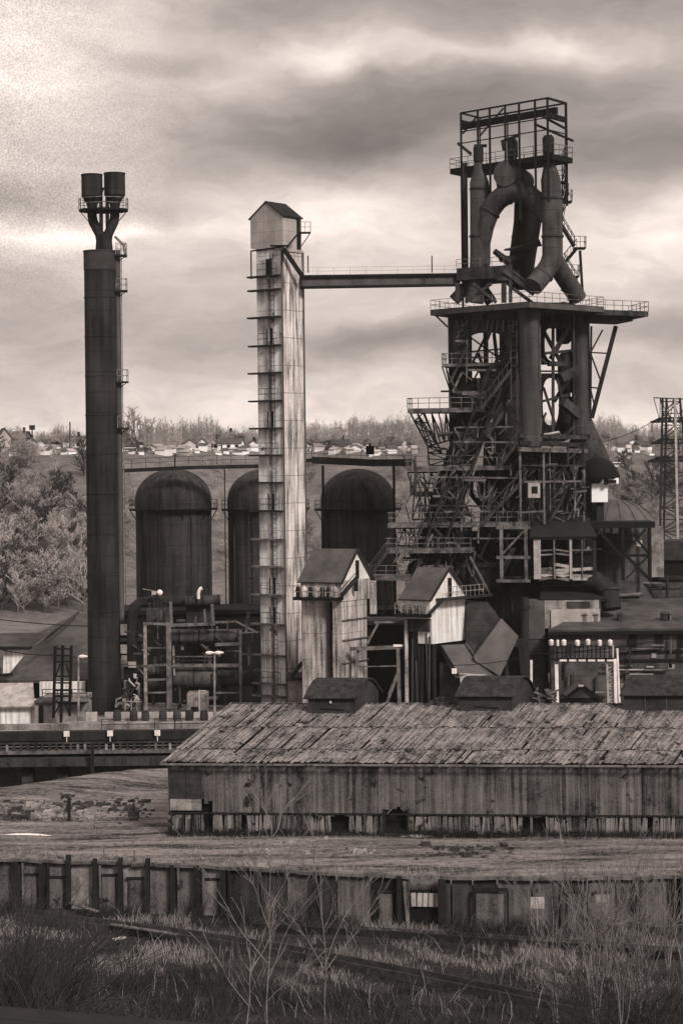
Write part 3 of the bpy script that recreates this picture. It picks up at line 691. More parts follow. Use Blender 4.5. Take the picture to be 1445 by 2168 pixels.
# truss brackets under the platforms
for (a0, a1, b0, b1, n, yy) in (((868,874),(958,874),(905,945),(958,930),6,204.2), ((868,874),(905,945),(895,874),(935,960),4,204), ((905,945),(908,985),(945,950),(948,985),3,204), ((862,1000),(962,1000),(876,1042),(962,1042),6,204.2), ((876,1050),(962,1050),(872,1100),(972,1100),7,203.6), ((835,1118),(995,1118),(842,1155),(995,1155),8,202), ((935,775),(960,775),(955,835),(960,835),3,205)):
    mb = MB(); mb.truss(W(*a0,yy), W(*a1,yy), W(*b0,yy), W(*b1,yy), n, .17, .13); T.part('bracket', mb, m_black)
# inclined skip bridge: two sloping trusses and rails
for k, (yy, m) in enumerate(((203.2, m_dark), (205.2, m_dark))):
    mb = MB(); mb.truss(W(1078,770,yy-1), W(905,1252,yy-4), W(1040,770,yy-1), W(862,1252,yy-4), 14, .22, .12); T.part('skip_bridge', mb, m)
for k in range(5):
    mb = MB(); u = 1036+9*k; mb.bar(W(u,800,204), W(u-162,1240,201.5), .11); T.part('skip_rail', mb, m_rust)
mb = MB(); mb.slab([W(1062,800,205), W(1000,800,205), W(852,1230,203), W(930,1230,203)], .25); T.part('skip_floor', mb, m_dark)
# zig-zag stairs in front
for a_, b_, yy in (((1082,782),(1018,866),200.6), ((1140,880),(1056,988),199.6), ((1112,1012),(1020,1110),199.2), ((1062,876),(1030,925),200.4), ((822,1165),(782,1220),198.3)):
    p, q = W(*a_,yy), W(*b_,yy-.6); mb = MB()
    for o_ in (0, 1.0): mb.bar(p+V((0,o_,0)), q+V((0,o_,0)), .1, .3); mb.bar(p+V((0,o_,1.05)), q+V((0,o_,1.05)), .07)
    for k in range(14): c = p.lerp(q, (k+.5)/14); mb.bar(c, c+V((0,1.0,0)), .3, .06)
    for k in range(8): c = p.lerp(q, k/7); mb.bar(c, c+V((0,0,1.05)), .07)
    T.part('stair', mb, m_rust)
# tangle of pipes, hangers and braces round the shaft
for k in range(190):
    u = R.uniform(960, 1240) if k % 3 else R.uniform(870, 1010); v = R.uniform(700 if u > 950 else 1000, 1230)
    if u > 1140 and v < 930: v = R.uniform(940, 1200)
    L = R.uniform(25, 95); a = R.choice((0, 0, 90, 90, 90, 62, 62, 118, 65, 68, R.uniform(0,180)))
    yy = R.uniform(201.5, 206) if v < 1000 else R.uniform(199.8, 204.5)
    du, dv = L*math.cos(math.radians(a))/2, L*math.sin(math.radians(a))/2
    p, q = W(u-du, v+dv, yy), W(u+du, v-dv, yy+R.uniform(-.3,.3)); mb = MB()
    if k % 4 == 0: mb.pipe([p, p.lerp(q,.5)+V((R.uniform(-.3,.3),0,R.uniform(-.3,.3))), q], R.uniform(.1,.22), 8)
    else: mb.bar(p, q, R.uniform(.09,.24))
    T.part('pipe' if k % 4 == 0 else ('hanger_beam', 'lattice_bar', 'stay')[k % 3], mb, R.choice((m_rust, m_dark, m_steel, m_steel, m_deck, m_rust)))
# fine lattice over the left face and the legs
for k in range(95):
    u, v = R.uniform(868,1095), R.uniform(870,1190)
    if u < 950 and v < 1000: u += 90
    L = R.uniform(14,46); a = math.radians(R.choice((90,90,62,118,45,135,0,70))); yy = R.uniform(199.5,203)
    p, q = W(u-L*math.cos(a)/2, v+L*math.sin(a)/2, yy), W(u+L*math.cos(a)/2, v-L*math.sin(a)/2, yy); mb = MB(); mb.bar(p, q, R.uniform(.07,.15)); T.part('lattice_strip', mb, R.choice((m_steel, m_deck, m_rail, m_steel, m_rust)))
for k in range(60):
    u, v = R.uniform(1098,1240), R.uniform(955,1090); L = R.uniform(14,50); a = math.radians(R.choice((90,90,60,120,40,140,0,0,R.uniform(0,180)))); yy = R.uniform(199.5,203)
    p, q = W(u-L*math.cos(a)/2, v+L*math.sin(a)/2, yy), W(u+L*math.cos(a)/2, v-L*math.sin(a)/2, yy+.3); mb = MB(); mb.pipe([p, p.lerp(q,.5)+V((R.uniform(-.25,.25),0,R.uniform(-.25,.25))), q], R.uniform(.05,.12), 7); T.part('thin_pipe', mb, R.choice((m_steel, m_rust, m_dark, m_steel)))
for u, v0, v1, yy, w_, m in ((1093,678,930,200.3,.16,m_steel),(1080,690,860,200.8,.14,m_rust),(1142,660,930,200.6,.12,m_steel),(962,690,870,206,.14,m_steel),(1150,955,1110,199.6,.2,m_steel),(1163,955,1080,199.7,.12,m_steel),(1100,955,1120,199,.22,m_steel)):
    mb = MB(); mb.bar(W(u+(v1-v0)*.011,v1,yy), W(u,v0,yy), w_); T.part('upright', mb, m)
for v, u0, u1, yy in ((905,960,1090,201.5),(935,958,1092,201.3),(1010,905,1095,200.8),(1070,885,1060,200.6),(1085,1098,1150,199.5),(985,1100,1240,199.8),(1020,1100,1230,199.9),(1140,1000,1120,199.6),(830,958,1030,203.2)):
    mb = MB(); mb.bar(W(u0,v,yy), W(u1,v+R.uniform(-3,3),yy-.6), R.uniform(.12,.2)); T.part('girt', mb, R.choice((m_steel, m_deck, m_rust)))
# ring main, hearth deck and bustle
for k in range(60):
    v = R.uniform(995,1200); u = R.uniform(868-(v-995)*.2,1000); L = R.uniform(20,60); a = math.radians(R.choice((90,62,118,45,135,0,75,105))); yy = R.uniform(199.5,204)
    p, q = W(u-L*math.cos(a)/2, v+L*math.sin(a)/2, yy), W(u+L*math.cos(a)/2, v-L*math.sin(a)/2, yy); mb = MB(); mb.bar(p, q, R.uniform(.08,.17)); T.part('trestle_bar', mb, R.choice((m_steel, m_rust, m_rust, m_dark)))
zr_ = W(1170, 942, 199).z
for v, m, yy in ((922, m_rust, 199), (951, m_deck, 198.5), (938, m_dark, 198.6)):
    a, b, c_ = W(1098, v, yy), W(1160, v+2, yy+1.2), W(1240, v+4, yy+5); mb = MB(); mb.bar(a, b, .5, .42); mb.bar(b, c_, .5, .42); T.part('ring_girder', mb, m)
mb = MB(); mb.slab([W(1096,948,198.9), W(1160,951,199.9), W(1245,951,205), W(1200,960,212), W(1080,950,208)], .3); T.part('hearth_platform', mb, m_rust)
mb = MB(); q = [V((sc_.x+4.6*math.cos(a), sc_.y+4.6*math.sin(a), W(1150,1000,201).z)) for a in [2*math.pi*k/28 for k in range(29)]]; mb.pipe(q, .75, 12, False); T.part('bustle_pipe', mb, m_dark)
for k in range(12):
    a = 2*math.pi*k/12+.2; mb = MB(); p = V((sc_.x+4.6*math.cos(a), sc_.y+4.6*math.sin(a), W(1150,1000,201).z)); mb.pipe([p, p+V((0,0,-2.2)), p+V((-1.2*math.cos(a),-1.2*math.sin(a),-3.6))], .28, 8); T.part('tuyere_pipe', mb, m_rust)
for k in range(9):
    mb = MB(); u = 1108+16*k; p = W(u, 955, 200.5+k*.5); mb.bar(p, V((p.x, p.y, p.z-R.uniform(5,11))), .22); T.part('hanger_beam', mb, R.choice((m_rust, m_dark)))
# small pale cabins caught in the tangle
p = W(1129, 1038, 199.2); mb = MB(); mb.box(p, 1.2, 1.0, 1.5); cb = T.part('cabin', mb, m_pale); mb = MB(); mb.box(p+V((.05,-.52,.05)), .6, .06, .7); T.part('cabin_window', mb, m_glass, cb)
mb = MB(); mb.slab([W(1150,918,200.5), W(1182,912,201), W(1190,925,203), W(1158,932,202.5)], .2); T.part('loose_sheet', mb, m_pale)
# timber-like box frame below
for u in (1060, 1112):
    for yy in (198.4, 201): mb = MB(); p = W(u, 1110, yy); mb.bar(p, V((p.x,p.y,W(u,1232,yy).z)), .34); T.part('frame_post', mb, m_steel)
for v in (1117, 1180, 1230): mb = MB(); mb.bar(W(1050,v,198.4), W(1122,v,198.4), .3); T.part('frame_beam', mb, m_steel)
mb = MB(); mb.bar(W(1064,1172,198.5), W(1110,1122,198.5), .18); T.part('brace', mb, m_steel)
def BX(mb, u0, u1, v0, v1, Ya, depth, Yb=None, zb=None):      # upright box: front face under pixels, going back by depth
    Yb = Yb or Ya
    a, b = W(u0, v1, Ya), W(u1, v1, Yb); zt = (W(u0, v0, Ya).z + W(u1, v0, Yb).z)/2
    z0 = zb if zb is not None else (a.z+b.z)/2
    a, b = at_z(a, z0), at_z(b, z0); n = V((-(b-a).y, (b-a).x, 0)).normalized()*depth
    mb.prism([a, b, b+n, a+n], (0,0,zt-z0)); return a, b, n, z0, zt
# ================================================================ dust catcher and its neighbours (right of the furnace)
c = XY(1239, 940, 209.5, 0)
T = Thing('dust_catcher', 'dark bell-shaped dust catcher bulging from the right flank of the furnace', 'dust catcher', c)
z = lambda v: W(1250, v, 211).z
mb = MB(); mb.lathe(c, [(.55,z(880)),(.8,z(893)),(1.2,z(912)),(1.6,z(930)),(2.1,z(950)),(2.42,z(970)),(2.5,z(985)),(2.4,z(1000)),(1.2,z(1030)),(.9,z(1060)),(.9,0)], 32); T.part('bell', mb, m_rust)
c = XY(1266, 1000, 206.5, 0); mb = MB(); mb.lathe(c, [(2.15,z(1013)),(2.25,z(1008)),(1.95,z(992)),(1.4,z(978)),(.8,z(971)),(.1,z(968))], 26); T.part('hood', mb, m_black)
T = Thing('control_cabin', 'small white cabin under the black hood beside the dust catcher', 'cabin', XY(1270,1062,205.5,0))
mb = MB(); BX(mb, 1252, 1286, 1024, 1063, 205.5, 1.6); T.part('wall', mb, m_housew)
mb = MB(); BX(mb, 1284, 1309, 1012, 1024, 205, 1.2); w_ = T.part('upper_storey', mb, m_housew); mb = MB(); BX(mb, 1287, 1304, 1016, 1023, 204.9, .05); T.part('window', mb, m_glass, w_)
mb = MB(); BX(mb, 1280, 1287, 1010, 1026, 204.8, 1); T.part('post', mb, m_black)
mb = MB(); BX(mb, 1225, 1252, 1016, 1028, 205.4, 1); T.part('wall', mb, m_rust)
mb = MB(); p = XY(1268,1040,206.4,0); mb.bar(p, at_z(p, W(1268,1062,206.4).z), .8); T.part('support', mb, m_dark)
# domed tank roof on a tank
c = XY(1302, 1100, 210, 0); zc = lambda v: W(1302, v, 206).z
T = Thing('settling_tank', 'squat tank with a grey ribbed cone roof behind the braced black table frame', 'tank', c)
mb = MB(); mb.lathe(c, [(3.9,0),(3.9,zc(1112))], 40); T.part('shell', mb, m_wallr)
mb = MB(); mb.lathe(c, [(4.25,zc(1112)),(4.25,zc(1106)),(3.6,zc(1090)),(2.6,zc(1072)),(1.4,zc(1062)),(.1,zc(1059))], 40); rf = T.part('roof', mb, m_chute)
for k in range(16):
    a = 2*math.pi*k/16; d_ = V((math.cos(a), math.sin(a), 0)); mb = MB()
    pts_ = [c+d_*(r*1.005)+V((0,0,zc(v)+.03)) for r, v in ((4.2,1106),(3.6,1090),(2.6,1072),(1.4,1062))]
    for p, q in zip(pts_, pts_[1:]): mb.bar(p, q, .08)
    T.part('rib', mb, m_roofg, rf)
# braced black frame
T = Thing('braced_frame', 'black table-like steel frame with X braces standing in front of the cone-roofed tank', 'steel frame', XY(1320,1225,201,0))
mb = MB(); BX(mb, 1240, 1386, 1105, 1118, 201, 4.5); T.part('top', mb, m_black)
for u in (1317, 1374):
    for yy in (201.3, 205): p = W(u, 1118, yy); mb = MB(); mb.bar(p, at_z(p, W(u,1228,yy).z), .32); T.part('post', mb, m_black)
for a_, b_, w_ in (((1262,1118),(1315,1178),.32), ((1330,1120),(1372,1172),.22), ((1320,1172),(1366,1120),.2), ((1326,1178),(1372,1225),.3), ((1325,1225),(1370,1178),.14), ((1322,1176),(1374,1176),.26)):
    mb = MB(); mb.bar(W(*a_,201.2), W(*b_,201.2), w_); T.part('brace', mb, m_black)
for u, v in ((1270,1122),(1285,1120),(1302,1121),(1338,1124),(1342,1140),(1352,1150)):
    mb = MB(); p = W(u, v, 203.5); mb.box(p, R.uniform(.3,.7), .2, R.uniform(.4,.9)); T.part('hung_panel', mb, m_white)
mb = MB(); BX(mb, 1379, 1405, 1115, 1222, 207, 2.0); solo('pale_bin', mb, m_conc, 'narrow pale concrete bin beside the braced black frame', 'bin')
T = Thing('dark_bunker', 'dark flat-topped bunker block cut by the right edge of the photo', 'bunker', W(1440,1226,210.5))
mb = MB(); BX(mb, 1407, 1540, 1186, 1224, 210.5, 5); T.part('wall', mb, m_black)
mb = MB(); BX(mb, 1403, 1545, 1145, 1186, 210.1, 6); T.part('parapet', mb, m_mon)
# louvred house
T = Thing('louvre_house', 'open louvred house with pale slats and a dark sloping roof, right of the furnace', 'building', XY(1195,1225,198,0))
mb = MB(); BX(mb, 1132, 1260, 1138, 1226, 201.5, .3); T.part('back_wall', mb, m_brickd)
za = W(1190,1136,197.5).z; zb_ = W(1190,1088,201).z
mb = MB(); mb.slab([at_z(W(1120,1136,197.5),za), at_z(W(1264,1136,197.5),za), at_z(W(1238,1090,202),zb_), at_z(W(1130,1090,202),zb_)], .25); T.part('roof', mb, m_roofd)
for u, w_, m in ((1136,.7,m_pale),(1172,.16,m_steel),(1207,.25,m_pale),(1231,.12,m_steel),(1257,.35,m_dark)):
    mb = MB(); mb.bar(W(u,1140,197.9), W(u+1,1226,197.9), w_, .25); T.part('post', mb, m)
for v in (1142, 1166, 1173, 1198, 1205, 1212, 1219, 1225):
    for u0, u1 in ((1140,1168),(1175,1204),(1211,1254)):
        if R.random() < .85:
            mb = MB(); mb.bar(W(u0,v+R.uniform(-3,3),198.0), W(u1,v+R.uniform(-3,3),198.0), .22, .14 if v < 1190 else .3); T.part('slat', mb, R.choice((m_pale, m_rail, m_steel, m_pale)) if v > 1190 else R.choice((m_steel, m_rail)))
for k in range(14):
    mb = MB(); u, v = R.uniform(1142,1250), R.uniform(1145,1215); mb.bar(W(u,v,200), W(u+R.uniform(-14,14),v+R.uniform(-6,8),200), .2); T.part('pipe', mb, R.choice((m_rail, m_steel, m_dark)))
# ================================================================ power house complex, right
T = Thing('power_house', 'long dark brick power house with a broad sloping roof at the right edge', 'building', XY(1300,1490,194,0))
Ye = 194; ze_ = W(1300, 1331, Ye).z; zr2 = W(1300, 1268, 205).z
mb = MB(); a, b = XY(1150,0,Ye,0), XY(1620,0,Ye,0); mb.prism([a, b, b+V((0,12,0)), a+V((0,12,0))], (0,0,ze_-.1)); T.part('wall', mb, m_wallr)
mb = MB(); l0, l1 = XY(1145,0,Ye-.5,ze_), XY(1640,0,Ye-.5,ze_); r0, r1 = at_z(W(1285,1280,205),zr2), at_z(W(1640,1262,205),zr2)
mb.slab([l0, l1, r1, r0], .3); T.part('roof', mb, m_lowroof)
mb = MB(); mb.bar(l0+V((0,-.05,-.35)), l1+V((0,-.05,-.35)), .25, .3); T.part('gutter', mb, m_black)
for v in (1381, 1399): mb = MB(); mb.bar(W(1310,v,Ye-.1), W(1560,v-4,Ye-.1), .2, .22); T.part('string_course', mb, m_black)
for u, v, du in ((1335,1418,40),(1352,1428,30),(1375,1412,8)): mb = MB(); mb.bar(W(u-du,v,Ye-.12), W(u+du,v,Ye-.12), .15, .14); T.part('ledge', mb, m_pale)
for u in (1330, 1385, 1432): mb = MB(); BX(mb, u, u+18, 1344, 1372, Ye-.02, .1); T.part('blocked_window', mb, m_brickd)
for k in range(26):
    u, v = R.uniform(1160,1440), R.uniform(1340,1475); d = R.choice(((0,35),(0,20),(30,0),(50,0),(16,0))); mb = MB(); yy = Ye-R.uniform(.2,.6); mb.pipe([W(u,v,yy), W(u+d[0],v+d[1],yy)], R.uniform(.05,.14), 7); T.part('wall_pipe', mb, R.choice((m_steel, m_rust, m_dark, m_deck)))
for k in range(9):
    u, v = R.uniform(1310,1440), R.uniform(1350,1470); mb = MB(); BX(mb, u, u+R.uniform(6,16), v, v+R.uniform(8,22), Ye-.1, .3); T.part('wall_panel', mb, R.choice((m_conc, m_brickd, m_steel, m_brickd)))
for k in range(7):
    u = 1215+R.uniform(0,220); mb = MB(); p = W(u, 1322-R.uniform(0,38)*(u-1150)/300, 196.5); p.z = ze_+(p.y-Ye)*.22+.1; mb.lathe(p, [(.3,-.3),(.3,.5),(.42,.55),(.05,.85)], 10, True); T.part('roof_vent', mb, R.choice((m_steel, m_dark, m_rust)))
T = Thing('upper_hall', 'tall dark brick hall rising behind the sloping power house roof', 'building', XY(1360,1290,209,0))
mb = MB(); BX(mb, 1268, 1560, 1226, 1300, 209, 8, zb=0); T.part('wall', mb, m_wallr)
mb = MB(); BX(mb, 1264, 1565, 1221, 1228, 208.7, 9); T.part('parapet', mb, m_dark)
mb = MB(); BX(mb, 1366, 1376, 1228, 1268, 208.7, .4); T.part('pilaster', mb, m_black)
dp = [W(1150,1226,199), W(1215,1222,199), W(1262,1230,198.6), W(1288,1250,198), W(1294,1290,197.5)]
T2 = Thing('exhaust_duct', 'thick dark curved duct arching over the shed roofs at the right', 'duct', dp[0])
mb = MB(); mb.pipe(dp, [.7,.8,.95,1.0,1.0], 20); T2.part('duct_body', mb, m_dark)
for i in (1, 3): mb = MB(); d_ = (dp[i+1]-dp[i]).normalized()*.1; mb.pipe([dp[i]-d_, dp[i]+d_], 1.1 if i > 1 else .9, 20); T2.part('flange', mb, m_rust)
for k, (u0,v0,u1,v1,yy) in enumerate(((1300,1232,1400,1236,207),(1310,1248,1440,1244,207.5),(1330,1226,1332,1285,206.5),(1412,1226,1411,1266,206.8),(1298,1262,1360,1258,206))):
    mb = MB(); p = W(u0,v0,yy); mb.pipe([p, W(u1,v1,yy)], .16+.05*(k%3), 10); solo('service_pipe', mb, (m_steel, m_rust)[k%2], ('upper horizontal service pipe on the dark hall wall', 'lower horizontal service pipe on the dark hall wall', 'left vertical service pipe on the dark hall wall', 'right vertical service pipe on the dark hall wall', 'short service pipe just above the power house roof')[k], 'pipe', p, 'service pipes on the dark hall')
T = Thing('open_shed', 'dark roofed shed with pale panels for its lit interior beside the power house', 'shed', XY(1200,1310,197,0))
z1 = W(1200,1268,196.6).z; z2 = W(1200,1226,203).z
mb = MB(); mb.slab([at_z(W(1142,1268,196.6),z1), at_z(W(1286,1268,196.6),z1), at_z(W(1262,1226,204),z2), at_z(W(1146,1226,204),z2)], .3); T.part('roof', mb, m_roofd)
mb = MB(); BX(mb, 1152, 1268, 1271, 1330, 196.5, .4); T.part('front_wall', mb, m_conc)
mb = MB(); BX(mb, 1166, 1270, 1290, 1330, 196.3, .15); T.part('lit_interior_panel', mb, m_pale)  # pale colour at the front stands for the lit interior
mb = MB(); BX(mb, 1200, 1248, 1274, 1287, 196.4, .08); T.part('window', mb, m_brick)
T = Thing('buttress_wall', 'grey concrete end wall standing beside the dark vertical pipe', 'wall', XY(1135,1400,196.4,0))
mb = MB(); BX(mb, 1118, 1153, 1272, 1353, 196.4, 3); T.part('upper_wall', mb, m_roofg)
mb = MB(); BX(mb, 1120, 1150, 1353, 1480, 196.5, 3, zb=0); T.part('lower_wall', mb, m_conc if False else m_brick)
mb = MB(); p = XY(1112, 1480, 195, 0); mb.pipe([p, at_z(p, W(1112,1265,195).z)], .42, 16); q = at_z(p, W(1112,1290,195).z); mb.pipe([q, q+V((0,0,.4))], .55, 16)
solo('standpipe', mb, m_dark, 'dark vertical pipe rising between the furnace and the grey end wall', 'pipe', p)
for u, v0, v1, lab in ((1124,1398,1448,'thin white post beside the foot of the dark vertical pipe'),):
    mb = MB(); p = W(u,v1,193); mb.bar(p, W(u,v0,193), .22); solo('marker_post', mb, m_white, lab, 'post', p)
# cast house: near-black mass added to darken the gaps at the furnace foot
T = Thing('cast_house', 'black cast house crowded under the foot of the furnace', 'building', XY(1040,1480,205,0))
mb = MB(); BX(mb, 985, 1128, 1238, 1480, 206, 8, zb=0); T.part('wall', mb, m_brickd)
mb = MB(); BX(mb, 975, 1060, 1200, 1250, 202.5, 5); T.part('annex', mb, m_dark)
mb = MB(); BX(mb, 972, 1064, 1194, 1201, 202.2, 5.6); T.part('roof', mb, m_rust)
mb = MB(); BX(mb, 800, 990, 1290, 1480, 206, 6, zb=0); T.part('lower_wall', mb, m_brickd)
for k in range(22):
    mb = MB(); u, v = R.uniform(800,1110), R.uniform(1260,1440); mb.bar(W(u,v,204.5), W(u+R.choice((0,0,0,25,-20)),v+R.uniform(20,60),204), .18); T.part('pipe', mb, R.choice((m_rust, m_dark, m_steel)))
# ================================================================ gabled bin towers
def gabled(corner, Yc, ue, ve, ur, vr, ug, label, left_open, tag_):
    A = W(*corner, Yc); z0 = A.z
    eL = at_z(W(ue, corner[1], Yc+1.6), z0)-A; eG = at_z(W(ug, corner[1], Yc+4.2), z0)-A
    zr = W(ur, vr, Yc+2.1).z
    f = XY(corner[0], 1490, Yc, 0)
    T = Thing('gabled_tower', label, 'bin tower', f, 'gabled bin towers in front of the furnace')
    m_ = A+eG/2; nE = eG.normalized(); over = eL.normalized()
    mb = MB(); k = .04
    for s, q in ((-1, A), (1, A+eG)):
        mb.slab([q+nE*.30*s-V((0,0,.22))-over*.22, q+nE*.30*s-V((0,0,.22))+eL+over*.2, at_z(m_+eL+over*.2, zr), at_z(m_-over*.22, zr)], .16)
    T.part('roof', mb, m_roofg)
    mb = MB()
    for s, q in ((-1, A), (1, A+eG)): mb.bar(q+nE*.34*s-V((0,0,.3))-over*.26, at_z(m_-over*.26, zr+.02), .1, .22)
    T.part('barge_board', mb, m_dark)
    zb = W(corner[0], corner[1]+46, Yc).z
    mb = MB(); mb.prism([at_z(A,z0-.1), at_z(A+eG,z0-.1), at_z(m_,zr-.14)], eL); T.part('gable', mb, m_gable)
    mb = MB(); mb.prism([at_z(p,zb) for p in (A, A+eG, A+eG+eL, A+eL)], (0,0,z0-.1-zb)); T.part('upper_wall', mb, m_corr if tag_ == 'L' else m_gable)
    nG = V((eG.y, -eG.x, 0)).normalized()
    d = m_+nG*.04+eG*.04; mb = MB(); mb.box(at_z(d, z0+(zr-z0)*.30), .5, .14, 1.75, eG); T.part('door', mb, m_black)
    return T, A, eL, eG, z0, zb, zr, nG
T, A, eL, eG, z0, zb, zr, nG = gabled((722,1228), 186, 636, 1228, 757, 1162, 783, 'larger gabled bin tower on streaked pale legs, beside the hoist tower', False, 'L')
nl = V((-eL.y, eL.x, 0)).normalized(); nl = nl if nl.y < 0 else -nl
mb = MB()
for a0, a1 in ((0.02,.22),(.5,.98)): mb.prism([at_z(A+eL*a0,0), at_z(A+eL*a1,0), at_z(A+eL*a1+eG*.9,0), at_z(A+eL*a0+eG*.9,0)], (0,0,zb))
T.part('leg_wall', mb, m_corr)
mb = MB(); mb.prism([at_z(A+eL*.22+eG*.3,0), at_z(A+eL*.5+eG*.3,0), at_z(A+eL*.5+eG*.9,0), at_z(A+eL*.22+eG*.9,0)], (0,0,zb-.3)); T.part('shaft_shade', mb, m_brickd)  # near-black block stands for the shade inside the tall opening
for k in range(4): mb = MB(); q = A+eL*(.24+.07*k)+eG*.2; mb.bar(at_z(q,0), at_z(q, zb-R.uniform(.5,3)), .14); T.part('guide_rail', mb, R.choice((m_steel, m_rust)))
mb = MB(); mb.prism([at_z(A+eL*.47+nl*.1,zb-8), at_z(A+eL*.24+nl*.1,zb-8), at_z(A+eL*.24,zb-8), at_z(A+eL*.47,zb-8)], (0,0,0.01)); 
zz = W(700,1264,186).z
mb = MB(); mb.slab([at_z(p,zz) for p in (A-eL*.05+nl*1.3, A+eL*1.06+nl*1.3, A+eL*1.06, A-eL*.05)], .3); bl = T.part('balcony', mb, m_black)
mb = MB(); mb.rail([at_z(A+eL*1.05+nl*1.25,zz), at_z(A-eL*.03+nl*1.25,zz)], 1.0, .7, .05); T.part('railing', mb, m_rail, bl)
for k in range(7):
    mb = MB(); q = at_z(A+eL*(.08+.15*k)+nl*.8, zz); mb.lathe(q, [(.22,0),(.22,.5),(.28,.55),(.2,.9),(.08,1.05)], 10, True); T.part('hood_fan', mb, R.choice((m_pale, m_dark, m_white, m_dark)))
mb = MB(); BX(mb, 749, 758, 1228, 1252, 187.2, .2); T.part('lower_door', mb, m_black)
mb = MB(); mb.bar(W(722,1262,184.6), W(756,1222,185.6), .22, .35); mb.bar(W(720,1250,184.6), W(752,1214,185.6), .06); T.part('stair', mb, m_dark)
mb = MB(); BX(mb, 783, 797, 1232, 1300, 190.5, 2); T.part('side_bin', mb, m_corr)
for v in (1310, 1352, 1400):
    mb = MB(); q0, q1 = A+eG*.02+nG*.05, A+eG*.92+nG*.05; z = W(745,v,188).z; mb.bar(at_z(q0,z), at_z(q1,z), .1); T.part('band', mb, m_steel)
# second tower
T, A, eL, eG, z0, zb, zr, nG = gabled((910,1265), 185, 850, 1265, 946, 1202, 985, 'smaller gabled bin tower with bright white boarding and a dark open shaft', True, 'R')
nl = V((-eL.y, eL.x, 0)).normalized(); nl = nl if nl.y < 0 else -nl
zlow = W(940,1362,186).z
mb = MB(); mb.prism([at_z(A+eG*.05,zlow), at_z(A+eG*1.0,zlow), at_z(A+eG*1.0+eL*.5,zlow), at_z(A+eG*.05+eL*.5,zlow)], (0,0,zb-zlow)); T.part('boarding', mb, m_corrw)
mb = MB(); mb.prism([at_z(A+eL*.08,zb-1.2), at_z(A+eL*.82,zb-1.2), at_z(A+eL*.82+eG*.8,zb-1.2), at_z(A+eL*.08+eG*.8,zb-1.2)], (0,0,1.2)); T.part('hopper', mb, m_rust)
mb = MB(); mb.prism([at_z(A+eL*.1+eG*.25,0), at_z(A+eL*.75+eG*.25,0), at_z(A+eL*.75+eG*.8,0), at_z(A+eL*.1+eG*.8,0)], (0,0,zb-1.2)); T.part('shaft_shade', mb, m_brickd)  # near-black block stands for the shade in the open shaft
mb = MB(); mb.bar(at_z(A+eL*.86,zb-8), at_z(A+eL*.86,zb-.2), .34, .3); T.part('leg_boarding', mb, m_corr); mb = MB(); mb.bar(at_z(A+eL*.86,0), at_z(A+eL*.86,zb-8), .25); T.part('leg', mb, m_rust)
for k in range(6): mb = MB(); q = A+eL*(.1+.12*k)+eG*.05; mb.bar(at_z(q+V((R.uniform(-.3,.3),0,0)),0), at_z(q, zb-R.uniform(1.3,4)), .16); T.part('guide_rail', mb, R.choice((m_steel, m_rust, m_dark)))
mb = MB(); q = A+eG*.98; mb.bar(at_z(q,0), at_z(q,zlow), .3); T.part('leg', mb, m_dark); mb = MB(); q = A+eG*.1; mb.bar(at_z(q,0), at_z(q,zlow), .3); T.part('leg', mb, m_dark)
zz = W(880,1300,185).z
mb = MB(); mb.slab([at_z(p,zz) for p in (A-eL*.05+nl*1.1, A+eL*1.08+nl*1.1, A+eL*1.08, A-eL*.05)], .3); bl = T.part('balcony', mb, m_black)
mb = MB(); mb.rail([at_z(A+eL*1.05+nl*1.05,zz), at_z(A-eL*.03+nl*1.05,zz)], 1.0, .7, .05); T.part('railing', mb, m_rail, bl)
for k in range(4): mb = MB(); q = at_z(A+eL*(.15+.25*k)+nl*.6, zz); mb.box(q+V((0,0,.5)), .6, .4, R.uniform(.6,1)); T.part('motor', mb, R.choice((m_rail, m_steel, m_dark)))
mb = MB(); mb.rail([at_z(A+eG*.3+nG*.9,z0-.1), at_z(A+eG*1.3+nG*.9,z0-.1)], 1.0, .7, .05); T.part('railing', mb, m_rail)
mb = MB(); z = z0-.15; mb.slab([at_z(p,z) for p in (A+eG*.15+nG*1., A+eG*1.55+nG*1., A+eG*1.55, A+eG*.15)], .2); T.part('landing', mb, m_dark)
mb = MB(); mb.bar(W(908,1300,183.5), W(938,1268,184.4), .2, .3); T.part('stair', mb, m_dark)
# conveyor sheds (sloping grey galleries)
def sloped(T, name, p0, p1, width, hgt, m):
    d = p1-p0; s = V((d.y,-d.x,0)).normalized()*width; mb = MB()
    mb.hexa([p0, p0+s, p1+s, p1, p0+V((0,0,hgt)), p0+s+V((0,0,hgt)), p1+s+V((0,0,hgt)), p1+V((0,0,hgt))]); return T.part(name, mb, m)
T = Thing('conveyor_shed', 'folded grey sheet-metal conveyor sheds sloping down beside the smaller bin tower', 'conveyor shed', XY(1030,1490,186,0))
mb = MB(); mb.prism([W(986,1275,189), W(1035,1278,189), W(1062,1316,188.5), W(1000,1392,187.5), W(986,1362,188)], (0,2.5,0)); T.part('upper_gallery', mb, m_mon)
mb = MB(); mb.prism([W(1058,1313,186.5), W(1095,1352,185.4), W(1058,1432,184.2), W(1006,1400,184.6), W(1002,1390,184.8)], (0.3,2.6,0)); T.part('chute', mb, m_chute)
mb = MB(); mb.slab([W(930,1366,186.5), W(985,1364,187.5), W(1026,1426,183.4), W(965,1430,182.6)], .3); T.part('roof', mb, m_chute)
mb = MB(); mb.prism([W(984,1362,187.3), W(1004,1390,185.2), W(1050,1434,184.4), W(1026,1430,183.8), W(1000,1392,186)], (0.2,1.2,0)); T.part('valley_sheet', mb, m_roofg)
mb = MB(); BX(mb, 932, 1005, 1404, 1490, 185, 3, zb=0); T.part('wall', mb, m_brick)
